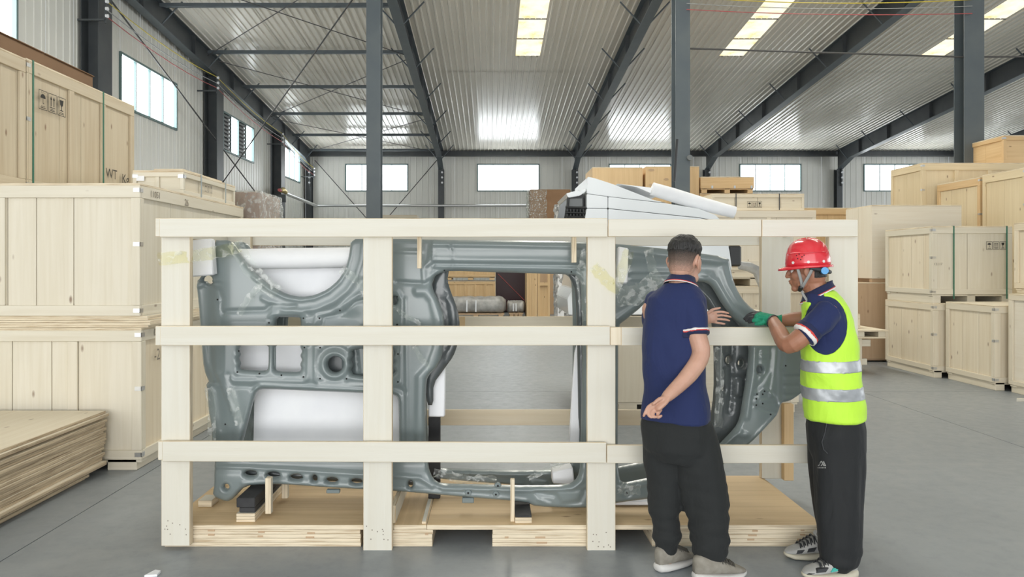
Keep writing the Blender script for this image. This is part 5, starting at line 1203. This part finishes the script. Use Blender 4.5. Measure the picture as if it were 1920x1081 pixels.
def shoe(parent, heel, toe, L_, label, mu, ms, ml, extras=None, h=.128):
    """one shoe: sole, knit upper, tongue, laces"""
    hv = Vector((heel[0], heel[1], 0)); tv = Vector((toe[0], toe[1], 0)); fd = (tv - hv).normalized(); lf = Vector((-fd.y, fd.x, 0)); Lh = L_
    T = lambda x, y, z: hv + fd * x * Lh + lf * y + Vector((0, 0, z))
    po = Vector(parent.location)
    wid = lambda t: (.036 + .016 * math.sin(min(1, t * 1.25) * math.pi * .9 + .1) + .010 * t) * (1 if t < .82 else max(.25, 1 - ((t - .82) / .18) ** 2 * .72)) * (1 if t > .08 else .72 + 3.5 * t)
    def rings(prof, n=14):
        out = []
        for t, z0, z1, k in prof:
            w = wid(t) * k; rr = []
            for q in range(n):
                a = 2 * math.pi * q / n; ca, sa = math.cos(a), math.sin(a)
                rr.append(T(t, w * abs(ca) ** .75 * (1 if ca > 0 else -1), (z0 + z1) / 2 + (z1 - z0) / 2 * abs(sa) ** .75 * (1 if sa > 0 else -1)))
            out.append(rr)
        return out
    sole = MB(po); sole.loft(rings([(0, .012, .040, .75), (.03, .003, .046, 1.02), (.15, .001, .046, 1.08), (.35, .002, .040, 1.04), (.6, .001, .034, 1.05), (.85, .004, .034, 1.05), (.97, .014, .036, 1.0), (1.0, .020, .034, .8)]))
    so = sole.build('shoe', M[mu], parent, True); so.data.materials[0] = M[ms]; so['label'] = label
    up = MB(po); up.loft(rings([(.015, .03, h * .9, .62), (.05, .032, h * 1.0, .86), (.16, .034, h * 1.02, .92), (.30, .034, h * .98, .92), (.40, .034, h * .92, .94), (.55, .034, h * .76, .96), (.72, .030, h * .56, .98), (.88, .030, h * .44, .97), (.97, .028, h * .34, .8), (.99, .03, h * .30, .5)]))
    u = up.build('upper', M[mu], so, True)
    lc = None
    for k in range(5):
        t = .44 + k * .065; z = h * (.93 - k * .075); w = wid(t) * .82
        MB(po).tube([T(t - .02, -w, z - .026), T(t + .005, -w * .5, z + .004), T(t + .02, w * .5, z + .003), T(t + .03, w, z - .028)], .0036, 6).build('lace', M[ml], so)
        MB(po).tube([T(t + .03, -w, z - .028), T(t + .02, -w * .5, z + .003), T(t + .0, w * .5, z + .004), T(t - .02, w, z - .026)], .0036, 6).build('lace', M[ml], so)
    limb_ = MB(po); limb(limb_, [T(.36, 0, h * .92), T(.40, 0, h * 1.05), T(.37, 0, h * 1.14)], [(.022, .008), (.02, .007), (.015, .006)], 10); limb_.build('tongue', M[mu], so)
    for (t0, t1, z0, z1, sd, mm) in (extras or []):
        pts = []
        for (t, z) in ((t0, z0), (t1, z0 * .9), (t1 + .03, z1 * .9), (t0 + .05, z1)):
            w = wid(t) * .975; zz = z * h; k = max(0, 1 - ((zz - .06) / (h * .55)) ** 2) ** .4 if zz > .06 else 1
            pts.append(T(t, sd * (w * k + .003), zz))
        b = MB(po); b.poly(pts + [p - lf * sd * .02 for p in pts], [[0, 1, 2, 3], [0, 4, 5, 1], [1, 5, 6, 2], [2, 6, 7, 3], [3, 7, 4, 0]]); b.build('patch', M[mm], so, True)
    return so

# ---------------------------------------------------------------- man 1, bareheaded, seen from behind
o1 = Vector((X(1275, 3.86), 3.86, 0)); f1 = (.5, .86); rt1 = Vector((.86, -.5, 0)); fd1 = Vector((.5, .86, 0))
hf1 = head_frame(P(1284, 492, 3.90), (.66, .75), .16, 1.0)
b = MB(o1); L1h = add_head(b, hf1)
limb(b, [P(1281, 508, 3.89), P(1277, 528, 3.89), P(1272, 556, 3.88)], [.060, .062, .068])
column_(b, [(P(1272, 545, 3.88), .10, .07), (P(1266, 575, 3.88), .145, .09), (P(1264, 640, 3.88), .145, .10), (P(1266, 720, 3.88), .14, .105), (P(1268, 790, 3.88), .15, .11), (P(1268, 835, 3.88), .14, .11)], f1)
limb(b, [P(1298, 575, 3.80), P(1306, 625, 3.765), P(1314, 664, 3.74), P(1292, 702, 3.70), P(1252, 742, 3.655)], [.054, .050, .0455, .042, .029])
D1 = 3.645
hand(b, P(1252, 741, 3.655), [P(1243, 752, D1), P(1232, 762, D1)],
     [[P(1233, 752, D1), P(1217, 761, D1 - .004), P(1211, 771, D1 - .012), P(1207, 779, D1 - .010)], [P(1229, 759, D1), P(1219, 768, D1 - .008), P(1216, 777, D1 - .020), P(1221, 782, D1 - .026)],
      [P(1233, 764, D1), P(1225, 773, D1 - .010), P(1225, 781, D1 - .022), P(1231, 781, D1 - .028)], [P(1239, 768, D1), P(1233, 777, D1 - .008), P(1234, 782, D1 - .02), P(1240, 779, D1 - .026)]],
     [P(1247, 746, D1 - .008), P(1236, 748, D1 - .018), P(1225, 757, D1 - .022)], pr=(.036, .018))
limb(b, [P(1222, 580, 3.95), P(1235, 625, 4.0), P(1272, 640, 4.03), P(1302, 612, 4.03), P(1322, 598, 4.02)], [.052, .047, .044, .040, .029])
D2 = 4.02
hand(b, P(1319, 598, D2), [P(1330, 595, D2), P(1338, 594, D2)],
     [[P(1336, 586, D2), P(1349, 584, D2 - .004), P(1359, 585, D2 - .006), P(1366, 587, D2 - .002)], [P(1338, 592, D2), P(1351, 591, D2 - .008), P(1362, 592, D2 - .010), P(1370, 594, D2 - .006)],
      [P(1338, 598, D2), P(1350, 598, D2 - .004), P(1361, 599, D2 - .006), P(1368, 601, D2 - .002)], [P(1335, 603, D2), P(1345, 605, D2 - .004), P(1353, 606, D2 - .006), P(1359, 607, D2 - .004)]],
     [P(1326, 587, D2 - .01), P(1337, 580, D2 - .018), P(1350, 577, D2 - .022)], r=.0068, pr=(.017, .032))
limb(b, [P(1302, 810, 3.86), P(1320, 910, 3.85), P(1332, 1000, 3.80), P(1334, 1050, 3.79)], [.085, .065, .048, .04]); limb(b, [P(1242, 810, 3.92), P(1246, 910, 3.92), P(1247, 1000, 3.89), P(1247, 1048, 3.88)], [.08, .062, .045, .04])
man1 = fuse('person', b, 'skin1', .0038, 4)
tag(man1, 'bareheaded man in navy polo shirt, seen from behind, one hand behind his back', 'person')
# polo shirt
b = MB(o1)
column_(b, [(P(1275, 529, 3.885), .073, .070), (P(1272, 543, 3.88), .112, .086), (P(1268, 558, 3.88), .150, .104), (P(1265, 585, 3.88), .160, .115), (P(1263, 630, 3.88), .158, .122), (P(1263, 690, 3.88), .158, .124), (P(1266, 740, 3.88), .166, .130), (P(1267, 786, 3.88), .178, .138)], f1, power=2.4)
limb(b, [P(1293, 566, 3.81), P(1301, 590, 3.79), P(1306, 627, 3.765)], [.062, .066, .064], 18, 4, .12); limb(b, [P(1228, 566, 3.95), P(1225, 590, 3.98), P(1234, 622, 4.0)], [.06, .064, .062], 18)
polo1 = fuse('polo_shirt', b, 'navy', .0068, 4, man1, lambda w: .012 * noise.noise(Vector((w.x * 5 + w.z * 4, w.y * 5, w.z * 6 - w.x * 5))) + .004 * noise.noise(w * 16))
sA, sB = P(1301, 585, 3.79), P(1306.5, 627, 3.762); sd_ = (sB - sA).normalized(); sl = (sB - sA).length
def cuff(lo, hi, A_, dirv, L_, rad=.074):
    def f(w, n):
        q = w - A_; t = q.dot(dirv) - L_; r = (q - dirv * q.dot(dirv)).length
        return min(t - lo, hi - t, rad - r)
    return f
shell('sleeve_cuff', polo1, o1, cuff(-.012, .014, sA, sd_, sl), .005, 'navy_d', man1)
shell('cuff_stripe', polo1, o1, cuff(-.018, -.012, sA, sd_, sl), .0045, 'trim_r', man1); shell('cuff_stripe', polo1, o1, cuff(-.026, -.018, sA, sd_, sl), .0045, 'trim_w', man1)
def collar(org, parent, rows, f, h0, m='navy_d'):
    """turned-down collar: ring loft with red and white edge stripes"""
    fd = Vector((f[0], f[1], 0)).normalized(); rt = Vector((fd.y, -fd.x, 0)); n = 36
    def ring(c, a, bq, tilt): return [Vector(c) + rt * a * math.cos(2 * math.pi * k / n) + fd * bq * math.sin(2 * math.pi * k / n) - Vector((0, 0, tilt * math.sin(2 * math.pi * k / n))) for k in range(n)]
    for nm, mm, rr in rows:
        rg = [ring(*q) for q in rr]; rg2 = [[p * 1 for p in r] for r in rg]
        mb = MB(org); mb.loft(rg + [[p + (Vector(rr[-1 - i][0]) - p).normalized() * .003 * (0 if False else 1) for p in r] for i, r in enumerate(rg[::-1])] + [rg[0]], False); mb.build(nm, M[mm], parent, True)
cz = P(1277, 530, 3.89)
V3 = lambda z, dx=0: cz + Vector((dx, 0, z))
collar(o1, man1, [('collar', 'navy_d', [(V3(.030, .006), .067, .069, .022), (V3(.016, .003), .072, .074, .025), (V3(-.004), .082, .084, .030), (V3(-.010), .087, .089, .032)]),
                  ('collar_stripe', 'trim_r', [(V3(-.0104), .0874, .0894, .032), (V3(-.014), .089, .091, .0325)]), ('collar_stripe', 'trim_w', [(V3(-.0144), .0892, .0912, .0325), (V3(-.020), .092, .094, .034)])], (.58, .82), 0)
# trousers
b = MB(o1)
column_(b, [(P(1268, 770, 3.88), .168, .125), (P(1268, 800, 3.88), .176, .135), (P(1270, 840, 3.88), .17, .135), (P(1272, 862, 3.88), .13, .11)], f1)
limb(b, [P(1302, 815, 3.865), P(1312, 862, 3.86), P(1321, 930, 3.85), P(1327, 980, 3.82), P(1332, 1014, 3.80), P(1332, 1030, 3.79), P(1332, 1041, 3.79)], [.112, .118, .118, .106, .086, .088, .066], 20)
limb(b, [P(1242, 815, 3.93), P(1243, 862, 3.93), P(1247, 930, 3.92), P(1248, 980, 3.90), P(1249, 998, 3.89), P(1249, 1010, 3.885), P(1249, 1016, 3.885)], [.10, .098, .085, .077, .070, .074, .058], 20)
tr1 = fuse('trousers', b, 'blk1', .009, 4, man1, lambda w: .014 * noise.noise(Vector((w.x * 9, w.y * 9, w.z * 5))) + (.016 * max(0, 1 - w.z / .5) + .004) * noise.noise(Vector((w.x * 6 + w.z * 8, w.y * 6, w.z * 24))))
# hair: thick on top, cropped sides
def hair1(w, n):
    x, y, z = local(hf1, w); return min(z - (.045 + .15 * max(0, x - .02) - .10 * min(0, x + .05)), .20 - z, .085 - x + 2 * max(0, z - .09), .5 - abs(y))
def fade1(w, n):
    x, y, z = local(hf1, w)
    lim = -.055 if x < -.045 else (-.005 + .9 * (x + .02) if x > -.02 else -.055 + 2. * (x + .045))
    ear = math.hypot((x + .008) / .034, (z + .002) / .044) - 1
    return min(z - lim, .075 - x, (ear * .03) if abs(y) > .06 else 1, .2 - z)
shell('hair', man1, o1, hair1, lambda w, s: min(.016, .002 + s * .4) + .005 * noise.noise(w * 60), 'hair', man1, relax=2)
shell('cropped_hair', man1, o1, fade1, .0012, 'fade', man1, relax=2)
def eyes(man, L, s):
    for y in (-1, 1):
        b = MB(man.location); ell(b, L(.0755, y * .032, .004), (.012 * s,) * 3, None, 12); e = b.build('eye', M['eye'], man)
        b = MB(man.location); ell(b, L(.0825, y * .032, .004), (.0064 * s,) * 3, None, 10); b.build('iris', M['hole'], e)
        b = MB(man.location); limb(b, [L(.088, y * .018, .030), L(.090, y * .034, .034), L(.078, y * .052, .028)], [.004, .005, .003], 6); b.build('eyebrow', M['hair'], man)
eyes(man1, L1h, 1.)
g = lambda px, py: (lambda d: (X(px, d), d))(HC * F / (py - CY))
shoe(man1, (X(1232, 3.84), 3.84), (X(1304, 4.0), 4.01), .285, 'taupe knit shoe with white sole', 'shoe', 'sole', 'lace')
shoe(man1, (X(1300, 3.735), 3.735), (X(1404, 3.80), 3.80), .29, 'taupe knit shoe with white sole', 'shoe', 'sole', 'lace')

# ---------------------------------------------------------------- man 2, red helmet and lime vest, facing left
o2 = Vector((X(1562, 3.88), 3.88, 0)); f2 = (-.93, .36)
hf2 = head_frame(P(1513, 507, 3.90), (-.90, .44), .10, .90)
b = MB(o2); L2h = add_head(b, hf2)
limb(b, [P(1522, 520, 3.90), P(1532, 548, 3.90), P(1542, 580, 3.90)], [.056, .060, .068])
column_(b, [(P(1545, 562, 3.90), .10, .075), (P(1550, 590, 3.90), .145, .10), (P(1553, 650, 3.90), .145, .105), (P(1558, 720, 3.90), .135, .10), (P(1566, 790, 3.90), .12, .09), (P(1566, 835, 3.90), .13, .10)], f2)
limb(b, [P(1552, 588, 3.76), P(1514, 622, 3.755), P(1479, 646, 3.79), P(1461, 622, 3.92), P(1448, 599, 4.06)], [.054, .050, .046, .042, .029])
G = lambda px, py, d: P(px, py, d)
hand(b, P(1449, 600, 4.05), [P(1437, 595, 4.09), P(1424, 593, 4.12)],
     [[P(1426, 588, 4.12), P(1416, 587, 4.15), P(1408, 589, 4.18), P(1401, 593, 4.19)], [P(1425, 592, 4.11), P(1413, 591, 4.14), P(1404, 593, 4.16), P(1397, 597, 4.17)],
      [P(1425, 596, 4.10), P(1414, 596, 4.12), P(1406, 597, 4.14), P(1400, 600, 4.15)], [P(1426, 600, 4.09), P(1417, 600, 4.10), P(1410, 601, 4.12), P(1405, 603, 4.13)]],
     [P(1438, 600, 4.07), P(1428, 605, 4.07), P(1418, 607, 4.09)], r=.0098, pr=(.040, .022))
limb(b, [P(1545, 590, 4.03), P(1530, 605, 4.06), P(1500, 598, 4.08), P(1464, 601, 4.13)], [.052, .047, .043, .03])
hand(b, P(1464, 601, 4.13), [P(1452, 598, 4.15), P(1441, 597, 4.17)],
     [[P(1442, 592, 4.18), P(1431, 590, 4.20), P(1424, 593, 4.21)], [P(1441, 596, 4.18), P(1430, 594, 4.21), P(1422, 597, 4.22)], [P(1441, 600, 4.17), P(1431, 599, 4.20), P(1424, 601, 4.21)], [P(1442, 603, 4.16), P(1434, 603, 4.18), P(1428, 604, 4.19)]],
     [P(1453, 603, 4.14), P(1444, 606, 4.15), P(1436, 607, 4.16)], r=.009, pr=(.036, .02))
limb(b, [P(1572, 810, 3.85), P(1576, 910, 3.83), P(1578, 1000, 3.80), P(1580, 1056, 3.79)], [.085, .065, .048, .04]); limb(b, [P(1555, 810, 3.97), P(1553, 910, 3.98), P(1556, 985, 4.0), P(1560, 1020, 4.0)], [.08, .062, .045, .04])
man2 = fuse('person', b, 'skin2', .0038, 4)
tag(man2, 'man in a red helmet, lime reflective vest and black trousers, gloved hand on the panel', 'person')
b = MB(o2)
column_(b, [(P(1536, 548, 3.90), .066, .066), (P(1541, 560, 3.90), .115, .085), (P(1546, 575, 3.90), .150, .105), (P(1550, 600, 3.90), .158, .120), (P(1554, 650, 3.90), .158, .130), (P(1558, 710, 3.90), .160, .138), (P(1563, 760, 3.90), .162, .145), (P(1565, 782, 3.90), .163, .146)], f2, power=2.4)
limb(b, [P(1556, 582, 3.775), P(1538, 602, 3.755), P(1507, 629, 3.755)], [.064, .068, .064], 18, 4, .12); limb(b, [P(1545, 584, 4.02), P(1535, 598, 4.05), P(1522, 602, 4.065)], [.06, .062, .058], 18)
polo2 = fuse('polo_shirt', b, 'navy', .0066, 4, man2, lambda w: .011 * noise.noise(Vector((w.x * 8 + w.z * 5, w.y * 6, w.z * 8))) + .004 * noise.noise(w * 17))
tA, tB = P(1556, 582, 3.775), P(1507, 629, 3.755); td = (tB - tA).normalized(); tl = (tB - tA).length
shell('sleeve_cuff', polo2, o2, cuff(-.045, -.014, tA, td, tl), .003, 'navy_d', man2)
shell('cuff_stripe', polo2, o2, cuff(-.013, .003, tA, td, tl), .0042, 'trim_w', man2); shell('cuff_stripe', polo2, o2, cuff(-.019, -.013, tA, td, tl), .0042, 'trim_r', man2)
cz = P(1533, 546, 3.90)
def V4(z, dx=0): return cz + Vector((dx, 0, z))
collar(o2, man2, [('collar', 'navy_d', [(V4(.026, .004), .066, .068, .034), (V4(.012), .071, .073, .036), (V4(-.008), .079, .080, .042), (V4(-.014), .083, .084, .045)]),
                  ('collar_stripe', 'trim_r', [(V4(-.0145), .0835, .0845, .045), (V4(-.018), .085, .086, .0455)]), ('collar_stripe', 'trim_w', [(V4(-.0185), .0852, .0862, .0455), (V4(-.025), .088, .089, .047)])], f2, 0)
# vest
def vestf(w, n):
    d = w.y; px = CX + w.x * F / d; py = CY + (HC - w.z) * F / d
    e = math.hypot((px - 1549) / (40 if px > 1549 else 42), (py - 610) / 55) - 1
    q = w - tA; t = max(0, q.dot(td)); r = (q - td * t).length - .082
    far = w - P(1545, 590, 4.03); r2 = far.length - .10
    neck = math.hypot(px - 1530, (py - 540) * 1.0) / 364 - .055 - .04 * max(0, (1545 - px) / 40)
    return min(e * .13 if d < 3.95 else 1, r if px < 1540 and d < 3.95 else 1, r2, neck, (py - 540) / 364)
vest = shell('safety_vest', polo2, o2, vestf, lambda w, s: .008 + .007 * noise.noise(Vector((w.x * 9 + w.z * 3, w.y * 9, w.z * 12))), 'vest', man2, relax=4)
def band(z0, z1, sl=.03):
    return lambda w, n: min(w.z - sl * (w.x - o2.x) - z0, z1 - (w.z - sl * (w.x - o2.x)))
zz = lambda py: Z(py, 3.78)
for a, c in ((697, 676), (750, 727)):
    shell('reflective_band', vest, o2, band(zz(a), zz(c)), lambda w, s: .002 + .0025 * noise.noise(w * 30), 'reflect', vest, relax=1)
    
b = MB(o2)
column_(b, [(P(1565, 770, 3.90), .150, .128), (P(1566, 800, 3.90), .155, .142), (P(1567, 840, 3.90), .155, .138), (P(1567, 862, 3.90), .13, .11)], f2)
limb(b, [P(1570, 815, 3.84), P(1573, 870, 3.835), P(1574, 940, 3.82), P(1575, 1000, 3.80), P(1574, 1030, 3.795), P(1573, 1046, 3.79)], [(.13, .11), (.125, .105), (.117, .10), (.108, .095), (.106, .092), (.10, .088)], 20)
limb(b, [P(1556, 815, 3.98), P(1552, 870, 3.98), P(1553, 930, 3.985), P(1558, 980, 3.99), P(1562, 1000, 4.0), P(1563, 1012, 4.0)], [.11, .10, .086, .074, .07, .064], 20)
tr2 = fuse('trousers', b, 'blk', .009, 4, man2, lambda w: .014 * noise.noise(Vector((w.x * 18, w.y * 12, w.z * 2.4))) + .016 * max(0, 1 - w.z / .22) * noise.noise(Vector((w.x * 6, w.y * 6, w.z * 24))))
# emblem and drawstring on the trousers
eb_ = MB(o2)
def onleg(pts):
    q = [snap(tr2, o2, a, c, .003) for a, c in pts]
    if all(p is not None for p in q): eb_.poly(q, [list(range(len(q)))])
for a in ([(1533, 873), (1539, 863.5), (1541, 863.5), (1536, 873)], [(1539, 863.5), (1541, 863.5), (1547, 873), (1544, 873)], [(1538.5, 873), (1543, 866), (1544.5, 866), (1541, 873)], [(1543, 864), (1545, 864), (1549, 873), (1547, 873)]): onleg(a)
for k in range(6): onleg([(1533 + k * 2.8, 875), (1534.6 + k * 2.8, 875), (1534.6 + k * 2.8, 877.4), (1533 + k * 2.8, 877.4)])
eb_.build('emblem', M['strapg'], tr2)
dsp = [snap(tr2, o2, a, c, .004) for a, c in ((1550, 793), (1547, 810), (1541, 828), (1544, 842), (1552, 850))]
if all(p is not None for p in dsp): MB(o2).tube(dsp, .0035, 6).build('drawstring', M['char'], tr2)
shoe(man2, (X(1566, 4.03), 4.03), (X(1495, 4.0), 4.03), .275, 'grey and white shoe with dark patches and cream sole', 'shoe2', 'sole2', 'char', [(.45, .6, .62, .45, 1, 'char'), (.68, .8, .5, .36, 1, 'char'), (.2, .34, .9, .6, 1, 'char')])
shoe(man2, (X(1606, 3.79), 3.79), (X(1500, 3.76), 3.76), .29, 'grey and white shoe with teal accent and cream sole', 'shoe2', 'sole2', 'char', [(.42, .55, .62, .45, 1, 'teal'), (.62, .80, .58, .42, 1, 'char'), (.16, .30, .95, .55, 1, 'char'), (.86, .93, .36, .30, 1, 'char')])
# gloves: green knit with black dipped fingers
wv = (P(1437, 595, 4.09) - P(1449, 600, 4.05)).normalized()
def glv(lo, hi=9.):
    def f(w, n):
        t = (w - P(1449, 600, 4.05)).dot(wv); px = CX + w.x * F / w.y
        return min(t - lo, hi - t, (1466 - px) / 360, (w.y - 3.99), .30 - (w - P(1425, 596, 4.12)).length)
    return f
gl1 = shell('work_glove', man2, o2, glv(-.004), .0026, 'green', man2)
shell('glove_dip', man2, o2, glv(.088), .0036, 'char', gl1); shell('glove_cuff', man2, o2, glv(-.010, -.001), .0045, 'char', gl1)
eyes(man2, L2h, .9)
def hair2(w, n):
    x, y, z = local(hf2, w); ear = math.hypot((x + .008) / .036, (z + .002) / .046) - 1
    return min(z - (-.045 if x < -.04 else .0 + .6 * (x + .0)), .070 - x, ear * .03 if abs(y) > .055 else 1, .2 - z)
shell('hair', man2, o2, hair2, .003, 'hair', man2, relax=2)
# helmet
hc, hR, hs = hf2
hM = hR @ Matrix.Rotation(-.05, 3, 'Y')
def HL(x, y, z): return hc + hM @ Vector((x, y, z + .014))
b = MB(o2); n = 40; prof = [(1.0, .018), (1.02, .040), (1.0, .062), (.955, .088), (.87, .112), (.74, .134), (.56, .150), (.36, .160), (.16, .1645), (.02, .1655)]
rings = [[HL(-.006 + k * .110 * math.cos(2 * math.pi * q / n), k * .098 * math.sin(2 * math.pi * q / n), z - .012 + (.005 * max(0, 1 - abs(math.sin(2 * math.pi * q / n)) * 3.2) * (1 if k < .9 else 0))) for q in range(n)] for k, z in prof]
ins = [[p + (HL(-.006, 0, .03) - p).normalized() * .006 for p in r] for r in rings[::-1]]
b.loft(rings + ins + [rings[0]], False); hel = b.build('helmet', M['helmet'], man2, True)
b = MB(o2); br = []
for k, (kk, dz) in enumerate(((.99, .008), (1.06, .006), (1.09, -.004), (1.06, -.007), (.98, .0))):
    br.append([HL(-.006 + (kk * .110 + (.030 * max(0, math.cos(2 * math.pi * q / n)) ** 1.5 + .004 * max(0, -math.cos(2 * math.pi * q / n))) * (kk > 1)) * math.cos(2 * math.pi * q / n), kk * .098 * math.sin(2 * math.pi * q / n), .006 + dz - .010 * max(0, math.cos(2 * math.pi * q / n)) * (kk > 1.05)) for q in range(n)])
b.loft(br + [br[0]], False); b.build('brim', M['helmet'], hel, True)
def onh(a, z, out): 
    # point on the helmet side at angle a (0 front), height z
    zs = [p[1] for p in prof[1:]]; ks = [p[0] for p in prof[1:]]; k = float(np.interp(z + .012, zs, ks)); return HL(-.006 + (k * .110 + out) * math.cos(a), (k * .098 + out) * math.sin(a), z)
for a in (.95, 1.65, 2.35):
    p = onh(a, .030, .002); q = onh(a, .030, -.006); MB(o2).tube([p, q], .0072, 12).build('rivet', M['trim_w'], hel)
for a, z in ((1.25, .072), (1.38, .058), (1.32, .044), (1.18, .050), (1.48, .066), (1.12, .066)):
    MB(o2).tube([onh(a, z, .0006), onh(a, z, -.004)], .0032, 8).build('vent_hole', M['hole'], hel)
rg = [onh(.55 + k * .2, .078, .0015) for k in range(12)]; MB(o2).tube(rg, .0032, 6).build('helmet_ridge', M['helmet'], hel)
# harness band, knob, chin strap
b = MB(o2); b.tube([HL(-.02, .090, .000), HL(-.06, .082, -.010), HL(-.095, .052, -.022), HL(-.108, 0, -.026), HL(-.095, -.052, -.022)], .011, 8); hb = b.build('harness_band', M['char'], hel)
MB(o2).tube([HL(-.085, .066, -.018), HL(-.089, .084, -.018)], [.020, .018], 14).build('harness_knob', M['blue'], hel)
for pts in ([HL(.040, .090, .006), HL(.030, .084, -.040), HL(.024, .070, -.085), HL(.030, .050, -.105)], [HL(-.035, .092, .002), HL(-.010, .086, -.045), HL(.015, .074, -.085), HL(.026, .055, -.105)]):
    b = MB(o2); limb(b, pts, [(.008, .003)] * 4, 8); b.build('chin_strap', M['strapg'], hel)
b = MB(o2); limb(b, [HL(.030, .060, -.100), HL(.036, .045, -.112)], [.012, .011], 10); b.build('strap_buckle', M['black'], hel)
b = MB(o2); limb(b, [HL(.03, .045, -.112), HL(.02, .04, -.14), HL(.004, .046, -.168)], [(.007, .003)] * 3, 8); b.build('strap_end', M['strapg'], hel)
